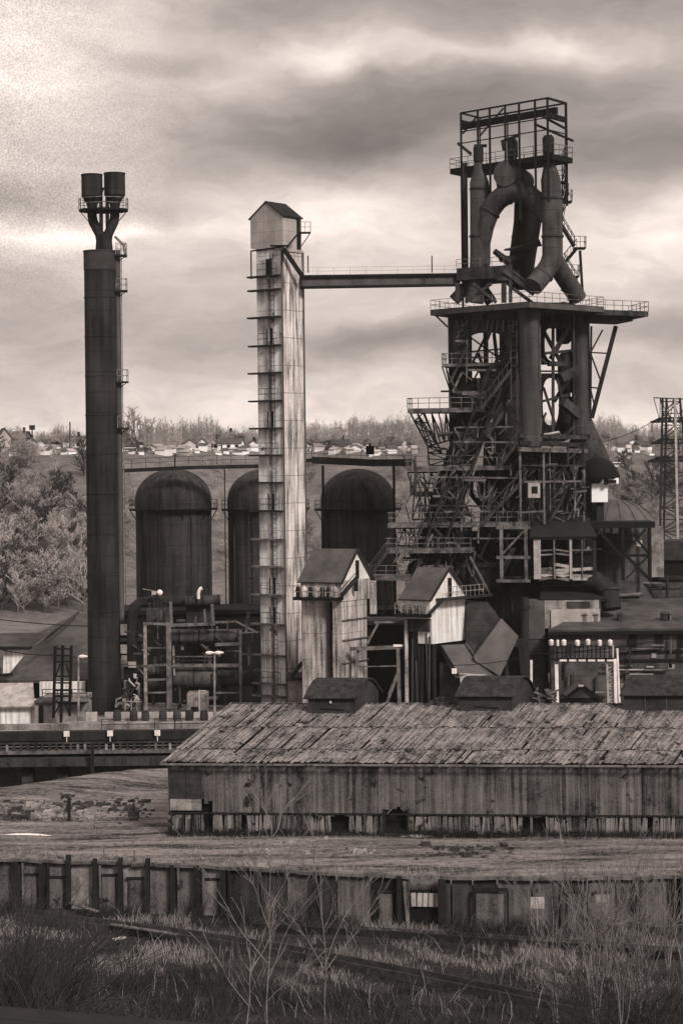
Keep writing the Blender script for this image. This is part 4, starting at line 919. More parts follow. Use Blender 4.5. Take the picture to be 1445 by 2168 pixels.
mb = MB(); mb.prism([W(972,1426,182.8), W(1028,1428,183.2), W(1026,1444,183.2), W(976,1462,182.8)], (0,.5,0)); T.part('lit_end', mb, m_pale)
mb = MB(); mb.bar(W(932,1368,186), W(968,1428,182.5), .2); T.part('edge_trim', mb, m_black)
for u, u2 in ((1062,1075),(1100,1098)): mb = MB(); p = W(u,1352,186.5); mb.bar(p, at_z(XY(u2,0,186.5,0),0), .4); T.part('support', mb, m_dark)
mb = MB(); BX(mb, 1056, 1108, 1360, 1370, 188, .6); mb2 = MB(); T.part('cross_beam', mb, m_rust)
mb = MB(); p = W(961,1421,182); mb.box(p, .45, .4, .45); T.part('junction_box', mb, m_white)
# trestle bent between the towers
T = Thing('pipe_trestle', 'skeletal steel trestle with a snow-tipped beam between the two bin towers', 'trestle', XY(800,1490,187,0))
mb = MB(); mb.bar(W(742,1374,186), W(852,1370,187), .5, .32); T.part('beam', mb, m_steel)
mb = MB(); p = W(842,1367,186.8); mb.box(p, .9, .5, .18); T.part('snow_cap', mb, m_snow)
for a_, b_, w_ in (((758,1376),(752,1450),.3), ((842,1374),(845,1492),.34), ((842,1425),(816,1496),.26), ((842,1420),(822,1470),.14), ((756,1412),(842,1410),.12), ((800,1320),(775,1366),.2), ((792,1318),(856,1316),.2), ((775,1450),(748,1496),.2)):
    mb = MB(); mb.bar(W(*a_,186.3), W(*b_,186.3), w_); T.part('post' if abs(a_[0]-b_[0]) < 8 else 'brace', mb, m_steel)
T = Thing('stock_house', 'black brick stock house wall behind the skeletal trestle', 'building', XY(820,1490,193,0))
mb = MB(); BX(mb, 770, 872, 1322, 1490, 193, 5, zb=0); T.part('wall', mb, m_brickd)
mb = MB(); BX(mb, 768, 876, 1315, 1323, 192.6, 5.6); T.part('parapet', mb, m_rust)
T = Thing('annex_shed', 'dark patched annex huddled at the foot of the hoist tower', 'shed', XY(630,1490,190,0))
mb = MB(); BX(mb, 612, 652, 1440, 1496, 190, 4, zb=0); T.part('wall', mb, m_conc)
mb = MB(); mb.bar(W(612,1440,189.6), W(640,1402,190), .3); T.part('brace', mb, m_dark)
mb = MB(); BX(mb, 608, 656, 1434, 1441, 189.7, 4.6); T.part('roof', mb, m_dark)
# ================================================================ pipework yard between stack and hoist tower
T = Thing('boiler_house', 'long black flat-roofed boiler house behind the steel pipe racks', 'building', XY(420,1490,212,0))
mb = MB(); BX(mb, 252, 560, 1300, 1520, 214, 8, zb=0); T.part('wall', mb, m_brickd)  # near-black colour puts shade in the gaps between the pipes
mb = MB(); BX(mb, 248, 564, 1292, 1301, 213.6, 9); T.part('parapet', mb, m_black)
for u0, u1, v0, v1, m in ((255,270,1322,1345,m_conc),(255,271,1365,1384,m_conc),(272,288,1388,1414,m_pale),(257,271,1388,1412,m_conc),(262,270,1440,1475,m_pale)):
    mb = MB(); BX(mb, u0, u1, v0, v1, 213.7, .2); T.part('window', mb, m)  # pale panels stand for lit bits of the building
for v in (1352, 1430): mb = MB(); BX(mb, 252, 300, v, v+6, 213.5, .4); T.part('string_course', mb, m_dark)
def pipe_solo(name, pts, r, m, label, flanges=()):
    T = Thing(name, label, 'pipe', at_z(pts[0], 0) if False else pts[0])
    mb = MB(); mb.pipe(pts, r, 20); T.part('pipe_body', mb, m)
    for f in flanges:
        a, b = pts[0], pts[-1]; c = a.lerp(b, f); d = (b-a).normalized()*.08; mb = MB(); mb.pipe([c-d, c+d], r*1.1, 20); T.part('flange', mb, m_dark)
    return T
pipe_solo('gas_main', [W(280,1400,203), W(280,1305,203), W(284,1286,203), W(296,1276,203), W(330,1273,203), W(398,1273,202.6)], .55, m_dark, 'dark elbowed gas main turning down beside the smokestack')
pipe_solo('gas_main', [W(392,1274,201.5), W(466,1270,201.5)], .52, m_rust, 'short round ended gas main lying below the white gooseneck vent', (.1,.5,.95))
pipe_solo('gas_main', [W(362,1347,201), W(512,1347,201)], .72, m_drum, 'thick horizontal gas main running through the top of the pipe rack', (.12,.4,.62,.95))
T = pipe_solo('washer_drum', [W(364,1434,200.5), W(460,1434,200.5)], 1.0, m_drum, 'fat horizontal washer drum low in the pipe rack', (.02,.5,.98))
pipe_solo('washer_drum', [W(462,1436,201.5), W(548,1436,201.5)], .8, m_rust, 'rusty horizontal drum between the pipe rack and the hoist tower foot', (.1,.8))
pipe_solo('washer_drum', [W(312,1420,201.2), W(352,1420,201.2)], .62, m_drum, 'short drum held in the ladder-like left bay of the rack', (.5,))
pipe_solo('washer_drum', [W(312,1447,201.2), W(352,1447,201.2)], .6, m_rust, 'lowest short drum in the left bay of the rack', (.5,))
T = Thing('pipe_rack', 'grey steel pipe rack of tall posts and beams in front of the stoves', 'pipe rack', XY(380,1510,199,0))
for u, v0, v1, w_, m in ((307,1318,1510,.32,m_rail),(357,1318,1500,.5,m_steel),(361,1274,1322,.28,m_steel),(449,1280,1320,.3,m_steel),(508,1336,1496,.28,m_steel),(367,1368,1430,.18,m_rail),(433,1290,1320,.2,m_steel),(380,1455,1500,.2,m_rust),(396,1465,1510,.2,m_rust)):
    p = W(u+2,v1,199.4); mb = MB(); mb.bar(p, W(u,v0,199.4), w_); T.part('post', mb, m)
for u0, v0, u1, v1, w_ in ((303,1320,360,1322,.24),(360,1324,455,1321,.3),(452,1318,500,1316,.22),(500,1316,545,1340,.16),(290,1411,360,1407,.22),(356,1409,508,1409,.32),(310,1372,355,1372,.14),(310,1440,358,1438,.2),(310,1467,358,1466,.16),(455,1365,508,1363,.3),(458,1467,508,1467,.16),(510,1340,555,1338,.1),(290,1411,306,1430,.14),(365,1390,450,1390,.12),(420,1495,500,1494,.1)):
    mb = MB(); mb.bar(W(u0,v0,199.3), W(u1,v1,199.3), w_); T.part('beam', mb, m_steel)
mb = MB(); mb.rail([W(365,1408,199), W(455,1408,199)], .9, 1.1, .06); T.part('railing', mb, m_rust)
for k in range(88):
    mb = MB(); u, v = R.uniform(262,545), R.uniform(1290,1500); d = R.choice(((0,30),(0,22),(28,0),(15,12),(0,45)))
    if u < 350 and v > 1480: v -= 40
    yy = R.uniform(199.6,202.8); p, q = W(u,v,yy), W(u+d[0],v+d[1],yy+R.uniform(-.4,.4)); mb.pipe([p, q], R.uniform(.06,.2), 8); T.part('pipe', mb, R.choice((m_rust, m_deck, m_steel, m_rust, m_drum)))
T = Thing('cooler_box', 'dark brick-like cooler box topped with valves, left of the pipe rack top', 'cooler', XY(335,1320,200.8,0))
mb = MB(); BX(mb, 310, 358, 1288, 1319, 200.8, 3); T.part('casing', mb, m_brick)
for u, h in ((316,.6),(326,1.4),(334,1.6),(341,1.2),(349,.8)): mb = MB(); p = W(u,1288,201.5); mb.lathe(p, [(.22,0),(.22,h*.6),(.3,h*.65),(.3,h*.8),(.1,h)], 10, True); T.part('valve', mb, m_dark)
mb = MB(); p = W(338,1256,201.5); mb.lathe(p-V((0,0,.3)), [(.05,0),(.28,.2),(.32,.4),(.2,.6),(.02,.68)], 12); T.part('float_cap', mb, m_white)
mb = MB(); BX(mb, 321, 331, 1252, 1266, 201.5, .4); T.part('gauge_box', mb, m_pale)
mb = MB(); mb.bar(W(302,1247,201.5), W(326,1251,201.5), .08); T.part('arm', mb, m_rail)
mb = MB(); BX(mb, 395, 447, 1283, 1318, 202, 3, zb=None); solo('valve_house', mb, m_rust, 'rusty boxy valve house below the round ended gas main', 'valve house')
p = W(420,1268,200.6); mb = MB(); mb.pipe([p, p+V((0,0,.55)), p+V((.06,0,.8)), p+V((.18,0,1.0)), p+V((.38,0,1.08))], [.16,.17,.18,.18,.2], 12); solo('gooseneck_vent', mb, m_white, 'white curved gooseneck vent standing on the gas main', 'vent', p)
mb = MB(); p = W(422,1502,196); mb.pipe([p, W(422,1462,196), W(436,1464,196)], .1, 8); solo('bent_pipe', mb, m_pale, 'thin pale bent pipe standing behind the concrete barriers', 'pipe', p)
T = Thing('pump_house', 'low grey pump house with a dark doorway behind the concrete barriers', 'pump house', XY(420,1510,197,0))
mb = MB(); BX(mb, 396, 438, 1470, 1515, 197, 3, zb=0); T.part('wall', mb, m_conc)
mb = MB(); BX(mb, 404, 420, 1497, 1512, 196.95, .1); T.part('door', mb, m_black)
T = Thing('scrap_heap', 'tangled heap of black scrap pipes beside the foot of the smokestack', 'scrap heap', XY(280,1510,199,0))
for k in range(26):
    mb = MB(); p = W(R.uniform(258,296), R.uniform(1425,1505), 199+R.uniform(-.8,.8)); q = p+V((R.uniform(-.8,.8), R.uniform(-.5,.5), R.uniform(-.9,.9))); mb.pipe([p, p.lerp(q,.5)+V((R.uniform(-.3,.3),0,.2)), q], R.uniform(.06,.16), 6); T.part('pipe', mb, R.choice((m_dark, m_black, m_dark, m_rust, m_pale) if k % 5 else (m_pale,)))
for u in (265, 278, 290): mb = MB(); mb.bar(W(u,1505,198.5), W(u,1478,198.5), .1); T.part('post', mb, m_rail)
mb = MB(); mb.bar(W(264,1485,198.5), W(300,1486,198.5), .12); T.part('beam', mb, m_rail)
# pale concrete barriers with barrels
for k, (u0, u1) in enumerate(((182,206),(222,245),(252,277),(290,305),(312,338),(352,372),(378,392),(410,428),(436,465))):
    mb = MB(); a, b = W(u0,1508,184), W(u1,1508,184); zt = a.z; a, b = at_z(a,zt-1.15), at_z(b,zt-1.15)
    mb.prism([a+V((0,-.4,0)), a+V((0,.4,0)), a+V((0,.2,.4)), a+V((0,.14,1.15)), a+V((0,-.14,1.15)), a+V((0,-.2,.4))], b-a)
    solo('concrete_barrier', mb, m_pale, ('pale concrete barrier at the left foot of the smokestack', 'pale concrete barrier just right of the smokestack foot', 'pale concrete barrier second to the right of the smokestack foot', 'narrow pale barrier between the leftmost barrels', 'pale barrier in front of the ladder-like rack bay', 'pale barrier left of the pump house', 'narrow pale barrier before the pump house wall', 'pale barrier under the pump house doorway', 'rightmost pale barrier, beside the barn roof tip')[k], 'barrier', a, 'pale concrete barriers behind the trestle')
for k, u in enumerate((248, 283, 308, 345, 375, 401, 432)):
    p = W(u,1532,182.6); mb = MB(); mb.lathe(p, [(.28,0),(.36,.25),(.38,.6),(.36,.95),(.3,1.15),(.32,1.2)], 14, False)
    solo('barrel', mb, m_brick, ('dark barrel nearest the smokestack', 'second dark barrel from the smokestack', 'dark barrel beside the left rack post', 'dark barrel under the thick rack post', 'dark barrel beside the narrow barrier', 'dark barrel left of the pump house door', 'dark barrel nearest the barn roof')[k], 'barrel', p, 'dark barrels between the barriers')
mb = MB(); a, b = W(140,1533,182), W(480,1531,182); mb.bar(a, b, 1.2, .35); solo('concrete_plinth', mb, m_conc, 'long pale concrete plinth along the top of the trestle', 'plinth', a)
# ================================================================ left-hand buildings
T = Thing('rolling_shed', 'broad low shed with a dark patched roof behind the smokestack foot', 'shed', XY(80,1500,209,0))
z1, z2 = W(90,1440,208).z, W(90,1300,228).z
mb = MB(); mb.slab([at_z(W(-120,1440,208),z1), at_z(W(262,1440,208),z1), at_z(W(262,1300,228),z2), at_z(W(160,1300,228),z2), at_z(W(82,1340,222), z1+(z2-z1)*.70), at_z(W(-120,1340,222), z1+(z2-z1)*.70)], .35); T.part('roof', mb, m_roofg)
mb = MB(); BX(mb, -120, 255, 1443, 1530, 210, 14, zb=0); T.part('wall', mb, m_brickd)
mb = MB(); mb.prism([W(6,1426,207.2), W(20,1426,207.2), W(62,1374,207.2), W(8,1376,207.2)], (0,2,0)); T.part('gable_end', mb, m_gable)
mb = MB(); mb.bar(W(-60,1372,206.9), W(66,1372,206.9), 1.2, .25); mb.bar(W(0,1430,206.9), W(26,1428,206.9), .5, .3); T.part('eave_trim', mb, m_black)
mb = MB(); mb.bar(W(75,1368,209.5), W(166,1296,226), .25, .3); T.part('ridge_cap', mb, m_roofg)
mb = MB(); BX(mb, 84, 180, 1444, 1474, 205.8, .6); T.part('window_band', mb, m_gable)
T = Thing('low_wall_building', 'grey rendered block with a concrete slab below the black ladder frame', 'building', XY(130,1530,196,0))
mb = MB(); BX(mb, 84, 184, 1492, 1540, 197, 4, zb=0); T.part('wall', mb, m_conc)
mb = MB(); BX(mb, 88, 184, 1476, 1486, 195.5, 4); T.part('slab', mb, m_conc)
mb = MB(); mb.rail([W(90,1476,195.4), W(184,1476,195.4)], .75, 1.6, .07); T.part('railing', mb, m_black)
T = Thing('tin_shed', 'pale corrugated tin shed at the left edge of the photo', 'shed', XY(30,1545,190,0))
mb = MB(); BX(mb, -90, 78, 1496, 1552, 190, 6, zb=0); T.part('wall', mb, m_corrw)
z1, z2 = W(30,1496,189.4).z, W(30,1446,193).z
mb = MB(); mb.slab([at_z(W(-90,1496,189.4),z1), at_z(W(74,1496,189.4),z1), at_z(W(70,1446,193),z2), at_z(W(-90,1446,193),z2)], .2); T.part('roof', mb, m_pale)
mb = MB(); BX(mb, -90, 80, 1547, 1553, 189.8, .5); T.part('sill', mb, m_pale)
T = Thing('booth', 'narrow concrete booth with a black doorway next to the pale tin shed', 'booth', XY(96,1548,189,0))
mb = MB(); BX(mb, 74, 114, 1488, 1548, 189, 2.5, zb=0); T.part('wall', mb, m_conc)
mb = MB(); BX(mb, 82, 92, 1494, 1540, 188.95, .1); T.part('doorway', mb, m_black)
mb = MB(); BX(mb, 72, 117, 1484, 1489, 188.7, 3); T.part('roof_slab', mb, m_roofg)
# black ladder frame
T = Thing('ladder_frame', 'black ladder-like signal frame of three posts with cross rungs', 'frame', XY(133,1530,187,0))
for u, v0, v1 in ((117,1368,1520),(133,1366,1530),(151,1367,1516)): mb = MB(); mb.bar(W(u-4,v1,187), W(u,v0,187), .26); T.part('post', mb, m_black)
for v in (1374, 1388, 1401, 1432, 1446, 1462, 1474, 1487): mb = MB(); mb.bar(W(115,v,186.9), W(151,v,186.9), .14 if v < 1470 else .2); T.part('rung', mb, m_black)
for a_, b_ in (((128,1405),(118,1432)),((140,1405),(148,1432)),((128,1490),(112,1518)),((138,1490),(147,1514))): mb = MB(); mb.bar(W(*a_,187), W(*b_,187), .13); T.part('brace', mb, m_black)
# street lamps
def lamp(u, vb, vt, Y, side, lab):
    p = W(u, vb, Y); t_ = W(u, vt, Y); T = Thing('street_lamp', lab, 'street lamp', p, 'street lamps in the works yard')
    mb = MB(); mb.pipe([p, t_], [.13,.08], 10); T.part('pole', mb, m_rail)
    for s in side: mb = MB(); h = t_+V((s*.42,0,.02)); mb.pipe([h-V((.42,0,0)), h-V((.3,0,0)), h, h+V((.42,0,.02))], [.06,.16,.19,.06], 10); T.part('lamp_head', mb, m_white)
lamp(166, 1562, 1391, 181, (1,), 'street lamp with one white head between the ladder frame and the smokestack')
lamp(454, 1535, 1383, 182, (-1, 1), 'street lamp with a double white head in front of the pipe rack')
# ================================================================ ore trestle (left, behind the bank)
a0, a1 = W(-80,1560,174), W(470,1556,174)
T = Thing('ore_trestle', 'long blackened railway trestle on concrete piers behind the grassy bank', 'trestle', at_z(a0, -3))
z = lambda v: W(120, v, 174).z
def long(v0, v1, yy, dep, m, name, u0=-90, u1=470):
    mb = MB(); p, q = at_z(W(u0,v0,yy), z(v1)), at_z(W(u1,v0,yy), z(v1)); mb.prism([p, q, q+V((0,dep,0)), p+V((0,dep,0))], (0,0,z(v0)-z(v1))); return T.part(name, mb, m)
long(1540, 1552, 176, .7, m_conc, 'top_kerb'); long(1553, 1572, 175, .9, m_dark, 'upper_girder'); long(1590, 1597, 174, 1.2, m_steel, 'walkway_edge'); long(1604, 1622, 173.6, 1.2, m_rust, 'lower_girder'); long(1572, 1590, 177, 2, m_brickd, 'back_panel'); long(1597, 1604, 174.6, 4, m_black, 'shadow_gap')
for k in range(36):
    u = -60+15*k; mb = MB(); p = W(u,1573,174.2); mb.bar(at_z(p,z(1590)), at_z(p,z(1573)), .2, .3); T.part('stanchion', mb, R.choice((m_rust, m_brick, m_conc)))
mb = MB(); mb.bar(at_z(W(-90,1574,174.1),z(1574)), at_z(W(470,1574,174.1),z(1574)), .16); T.part('rail', mb, m_rust)
for u in (-70, 60, 135, 205, 282, 350, 420):
    mb = MB(); p = at_z(W(u,1620,175.5), -3.6); mb.box(p+V((0,0,1.7)), .95, 1.6, 3.4+z(1622)-.2+.2-.0); T.part('pier', mb, m_brick)
mb = MB(); p = W(196,1640,173); mb.bar(at_z(p,-2), at_z(p, z(1570)), .28); T.part('post', mb, m_dark)
for u, v, lab in ((141,1554,'small white notice board on the trestle below the ladder frame'),(233,1553,'small white notice board on the trestle below the smokestack'),(333,1552,'small white notice board on the trestle nearest the barn')):
    p = W(u,v,174.7); mb = MB(); mb.box(p, .5, .06, .5); mb.bar(p-V((0,-.02,.3)), p-V((0,-.02,.9)), .06); solo('notice_board', mb, m_white, lab, 'sign', p, 'white notice boards along the trestle')
mb = MB(); p = W(370,1560,173.5); mb.bar(p, W(370,1512,173.5), .1); solo('trestle_pole', mb, m_dark, 'thin dark pole standing at the trestle edge near the barn roof', 'pole', p)
mb = MB(); mb.rail([at_z(W(215,1548,174.6), z(1548)), at_z(W(440,1546,174.6), z(1548))], .9, 2.5, .05); solo('trestle_railing', mb, m_dark, 'thin dark railing along the trestle top below the barrels', 'railing')
# ================================================================ barn
def OG(u, v, dz=0.0, y0=60, y1=640):
    a, b = ray(u, v); Yp = y0; st = .5
    while Yp < y1:
        if CZ + b*Yp <= height(a*Yp, Yp): break
        Yp += st if Yp < 200 else 2
    return V((a*Yp, Yp, height(a*Yp, Yp)+dz))
E0 = W(345, 1612, 140); zE = E0.z; E1 = G(1560, 1617, zE); e = (E1-E0).normalized(); LEN = (E1-E0).length
R0 = W(487, 1496, 148); r = R0-E0; rn = e.cross(r).normalized()
if rn.z < 0: rn = -rn
e2 = V((r.x, r.y, 0)).normalized(); en = V((-e.y, e.x, 0))
T = Thing('barn', 'long low weathered barn with a patched shingle roof and ragged board walls', 'barn', at_z(E0, 0))
mb = MB(); rb = E0+r+(r-V((0,0,2*r.z)))*1.0
mb.prism([E0+e*.15+r*.02-rn*.12, E1+r*.02-rn*.12, E1+r*.995-rn*.12, E0+e*.15+r*.995-rn*.12], -rn*.15); T.part('gap_backing', mb, m_black)  # black slab puts shade in the gaps between the boards
mb = MB(); mb.slab([E0+r, E1+r, E1+r+V((r.x,r.y,-r.z)), E0+r+V((r.x,r.y,-r.z))], .2); T.part('rear_roof', mb, m_mon)
mb = MB()
for t0, t1, lift in ((-.025,.205,.0), (.185,.585,.09), (.56,1.01,.18)):
    s = 0
    while s < LEN:
        w_ = R.uniform(.08,.20); g = R.choice((.0,.0,.01,.02,.03))
        if R.random() > .02:
            ta = t0+R.uniform(-.012,.02); tb = t1; l = lift+R.uniform(0,.07)
            p0 = E0+e*s+r*ta; p1 = E0+e*(s+w_-g)+r*ta; dd = r*(tb-ta)
            if R.random() < .85:      # pieces end to end
                cuts = [0]+sorted(R.uniform(.1,.9) for _ in range(R.choice((1,2,2,3))))+[1]
                for f0, f1 in zip(cuts, cuts[1:]):
                    if R.random() < .03: continue
                    l2 = l+R.uniform(0,.035); th = rn*R.uniform(.02,.05); q0, q1 = p0+dd*f0, p1+dd*f0; q3, q2 = p0+dd*f1, p1+dd*f1
                    mb.hexa([x+rn*l2 for x in (q0,q1,q2,q3)]+[x+rn*l2+th for x in (q0,q1,q2,q3)])
            else:
                th = rn*.04; mb.hexa([x+rn*l for x in (p0,p1,p1+dd,p0+dd)]+[x+rn*l+th for x in (p0,p1,p1+dd,p0+dd)])
        s += w_
roof = T.part('roof', mb, m_barnroof)
mb = MB(); mb.bar(E0+r*1.005+rn*.2-e*.1, E1+r*1.005+rn*.2, .35, .1); T.part('ridge_board', mb, m_moss, roof)
mb = MB(); mb.bar(E0-r*.035-e*.05+V((0,0,-.07)), E1-r*.035+V((0,0,-.07)), .06, .14); T.part('fascia', mb, m_barnlow, roof)
# wall boards
wo = en*.45; w0 = E0+wo+e*.25
def board(mb, s, wd, z0, z1, out_, tilt=0.):
    p = w0+e*s-en*out_; q = p+e*wd; d = en*.035; tl = e*tilt
    ps = [at_z(p,z0), at_z(q,z0), at_z(q+d,z0), at_z(p+d,z0)]
    mb.hexa(ps+[at_z(x,z1)+tl for x in ps])
zm = 1.42; PXM = LEN/(1560-345)
holes_up = [((810-345)*PXM, (862-345)*PXM, 1.75), ((424-345)*PXM, (441-345)*PXM, 2.3)]
holes_lo = [((505-345)*PXM,(522-345)*PXM),((424-345)*PXM,(441-345)*PXM),((700-345)*PXM,(735-345)*PXM),((810-345)*PXM,(864-345)*PXM),((1104-345)*PXM,(1122-345)*PXM),((1128-345)*PXM,(1150-345)*PXM),((1365-345)*PXM,(1372-345)*PXM)]
mb = MB(); s = 0
while s < LEN-.3:
    wd = R.uniform(.14,.36); zb = zm-R.uniform(-.05,.16)
    for a, b, zz in holes_up:
        if a < s+wd/2 < b: zb = zz+R.uniform(-.3,.25)
    if s < (421-345)*PXM: zb = 2.45
    board(mb, s, wd-R.uniform(.004,.02), zb, zE-.12, R.uniform(0,.05)+.05); s += wd
wall = T.part('wall_boarding', mb, m_barnwall)
mb = MB(); s = 0
while s < LEN-.3:
    wd = R.uniform(.12,.32); ok = not any(a < s+wd/2 < b for a, b in holes_lo)
    if not ok and mb.v: T.part('skirting_boarding', mb, m_barnlow); mb = MB()
    if ok: board(mb, s, wd-R.uniform(.005,.05), R.uniform(-.1,.35), zm-R.uniform(.0,.28)**1.4, R.uniform(0,.10), R.uniform(-.12,.12))
    s += wd
T.part('skirting_boarding', mb, m_barnlow)
mb = MB(); mb.bar(at_z(w0-en*.12,zm+.03), at_z(w0-en*.12+e*(LEN-.3),zm+.03), .08, .1); T.part('rail_beam', mb, m_timber)
mb = MB()
for zz_, w_ in ((2.6,1.9),(3.55,2.1)):
    pass
board(mb, .12, 1.15, 3.5, zE-.25, .14); board(mb, 1.3, 1.1, 3.45, zE-.3, .13); board(mb, .12, 1.15, 2.45, 3.48, .13); board(mb, 1.3, 1.1, 2.45, 3.43, .14); T.part('patch_panel', mb, m_mon)
mb = MB(); board(mb, .15, 2.25, 1.62, 2.44, .10); T.part('patch_panel', mb, m_conc)
mb = MB(); mb.prism([at_z(w0+en*.5,-.2), at_z(w0+en*.5+e*(LEN-.3),-.2), at_z(w0+en*.6+e*(LEN-.3),-.2), at_z(w0+en*.6,-.2)], (0,0,zE)); T.part('interior_shade', mb, m_black)  # black sheet stands for the dark interior seen through the holes
mb = MB(); k = V((2*r.x, 2*r.y, 0)); mb.prism([at_z(w0,0), at_z(w0,zE-.1), E0+r-rn*.3, at_z(w0+k-en,zE-.1), at_z(w0+k-en,0)], e*.12); T.part('end_wall', mb, m_barnwall)
for s_, zt, ln in ((.25,1.1,0),(1.0,1.35,.15),(1.9,1.3,-.1)):
    mb = MB(); q = w0+e*s_-en*.35; mb.bar(at_z(q,-.1), at_z(q+e*ln,zt), .16); T.part('prop', mb, m_timber)
for s_ in ((812-345)*PXM, (862-345)*PXM):
    mb = MB(); q = w0+e*s_-en*.1; mb.bar(at_z(q,-.1), at_z(q,zm+.4), .14); T.part('door_post', mb, m_timber)
mb = MB(); q = w0+e*((818-345)*PXM)-en*.16; mb.bar(at_z(q,1.5), at_z(q+e*.5,2.0), .3, .05); T.part('torn_sheet', mb, m_barnlow)
def onroof(u, v):
    d = V((ray(u,v)[0], 1, ray(u,v)[1])); c0 = V((0,0,CZ)); n = rn
    return c0 + d*((E0-c0).dot(n)/d.dot(n))
# roof monitors straddling the ridge
for uA, uB, vb, vt, lab in ((652, 752, 1519, 1475, 0), (972, 1084, 1514, 1471, 1), (1320, 1500, 1513, 1469, 2)):
    A_ = onroof(uA, vb); B_ = onroof(uB, vb); zb = min(A_.z, B_.z)-.25; Lw = (B_-A_).length
    h1 = (vb-vt)/(4200/A_.y)+.25; L_ = 3.7
    def pr(q, s=1.0, dz=0.): return [at_z(q+e2*(L_*f), zb+hh+dz) for f, hh in ((0,h1),(.16,h1+.55),(.34,h1+.95),(.5,h1+1.08),(.66,h1+.95),(.84,h1+.55),(1,h1))]
    mb = MB(); P0 = pr(B_); mb.prism([at_z(B_,zb-.6)]+P0+[at_z(B_+e2*L_,zb-1.8)], -e*Lw)
    mo = T.part('roof_monitor', mb, m_mon)
    mb = MB(); qa = pr(B_+e*.22, dz=.03); qb = pr(A_-e*.22, dz=.03)
    qa[0] -= e2*.28+V((0,0,.2)); qb[0] -= e2*.28+V((0,0,.2)); qa[-1] += e2*.28-V((0,0,.2)); qb[-1] += e2*.28-V((0,0,.2))
    for i in range(6): mb.slab([qa[i], qa[i+1], qb[i+1], qb[i]], -.1)
    T.part('monitor_roof', mb, m_moss, mo)
    if lab < 2:
        mb = MB(); c = A_.lerp(B_,.45)-en*.03; mb.bar(at_z(c-e*.6, zb+h1*.5), at_z(c+e*1.1, zb+h1*.45), .05, .07); T.part('hinge_bar', mb, m_black, mo)
    else:
        for f in (.25, .5, .75): mb = MB(); c = A_.lerp(B_,f)-en*.03; mb.bar(at_z(c,zb+.1), at_z(c,zb+h1-.2), .07, .05); T.part('batten', mb, m_roofg, mo)
    if lab == 0: mb = MB(); c = A_.lerp(B_,.48)-en*.05; mb.box(at_z(c,zb+h1*.78), .14, .06, .18); T.part('latch', mb, m_white, mo)
# debris pile on the roof edge by the middle monitor
mb = MB()
for k in range(36):
    p = onroof(R.uniform(905,968), R.uniform(1492,1503))+V((0,0,R.uniform(.1,.55))); mb.bar(p, p+V((R.uniform(-.4,.4),R.uniform(-.2,.2),R.uniform(-.25,.25))), R.uniform(.05,.14))
solo('board_heap', mb, m_rust, 'heap of broken boards lying on the barn roof left of the middle monitor', 'debris', kind='stuff')
mb = MB()
for k in range(22):
    p = onroof(R.uniform(1132,1180), R.uniform(1488,1497))+V((0,1.5,R.uniform(.1,.9))); mb.bar(p, p+V((R.uniform(-.9,.9),R.uniform(-.3,.3),R.uniform(-.6,.4))), R.uniform(.07,.18))
solo('plank_pile', mb, m_deck, 'jumble of grey planks behind the barn ridge below the white post', 'debris')
# ================================================================ insulator gantry
Y = 172
T = Thing('insulator_gantry', 'white-legged switch gantry carrying a row of white insulators behind the barn', 'gantry', XY(1240,1495,Y,0))
mb = MB(); p = W(1179,1492,Y); mb.bar(p, W(1177,1407,Y), .28); T.part('post', mb, m_white)
mb = MB(); mb.bar(W(1166,1396,Y), W(1304,1396,Y), .5, .22); T.part('cross_beam', mb, m_black)
for k in range(6):
    mb = MB(); u = 1184+20*k; mb.bar(W(u,1398.5,Y-.3), W(u+15,1398.5,Y-.3), .1, .15); T.part('pale_plate', mb, m_white)
for k in range(14):
    mb = MB(); u = 1171+9*k; mb.bar(W(u,1395,Y), W(u,1364,Y), .09); T.part('busbar', mb, m_black)
for v in (1368, 1381): mb = MB(); mb.bar(W(1168,v,Y), W(1290,v,Y), .07); T.part('busbar_rail', mb, m_black)
for u, s in ((1168,1.1),(1181,.7),(1195,1.15),(1220,1.1),(1245,1.05),(1269,1.1),(1291,1.1)):
    p = W(u+R.uniform(-2,2),1364+R.uniform(-2,2),Y-R.uniform(.0,.3)); s *= R.uniform(.85,1.1); mb = MB(); mb.lathe(p, [(.08,-.1),(.20*s,0),(.12*s,.08),(.23*s,.16),(.13*s,.24),(.22*s,.33),(.10*s,.42),(.02,.47)], 12); T.part('insulator', mb, m_white)
for u in (1287, 1297): mb = MB(); mb.bar(W(u,1398,Y+.4), W(u,1366,Y+.4), .14); T.part('riser', mb, m_pale)
mb = MB(); mb.truss(W(1287,1494,Y), W(1284,1402,Y), W(1302,1494,Y), W(1299,1397,Y), 7, .17, .09); T.part('lattice_mast', mb, m_pale)
mb = MB(); mb.bar(W(1303,1494,Y-.2), W(1301,1395,Y-.2), .26); T.part('post', mb, m_white)
mb = MB(); mb.bar(W(1311,1494,Y+.3), W(1306,1373,Y+.3), .16); T.part('post', mb, m_white)
T = Thing('gabled_kiosk', 'small dark kiosk with a low snow-tipped gable under the insulator gantry', 'kiosk', XY(1233,1500,176,0))
mb = MB(); A_ = W(1200,1478,176); B_ = W(1262,1478,176); pk = W(1231,1452,176); mb.prism([A_, B_, pk], (0,4,0)); T.part('gable', mb, m_roofg)
mb = MB(); o_ = V((0,-.2,.05))
for q, s in ((A_,-1),(B_,1)): mb.bar(q+V((.25*s,-.15,-.05)), pk+V((0,-.15,.08)), .3, .2)
T.part('roof_edge', mb, m_black)
mb = MB(); BX(mb, 1186, 1275, 1480, 1500, 176, 4, zb=0); T.part('wall', mb, m_brickd)
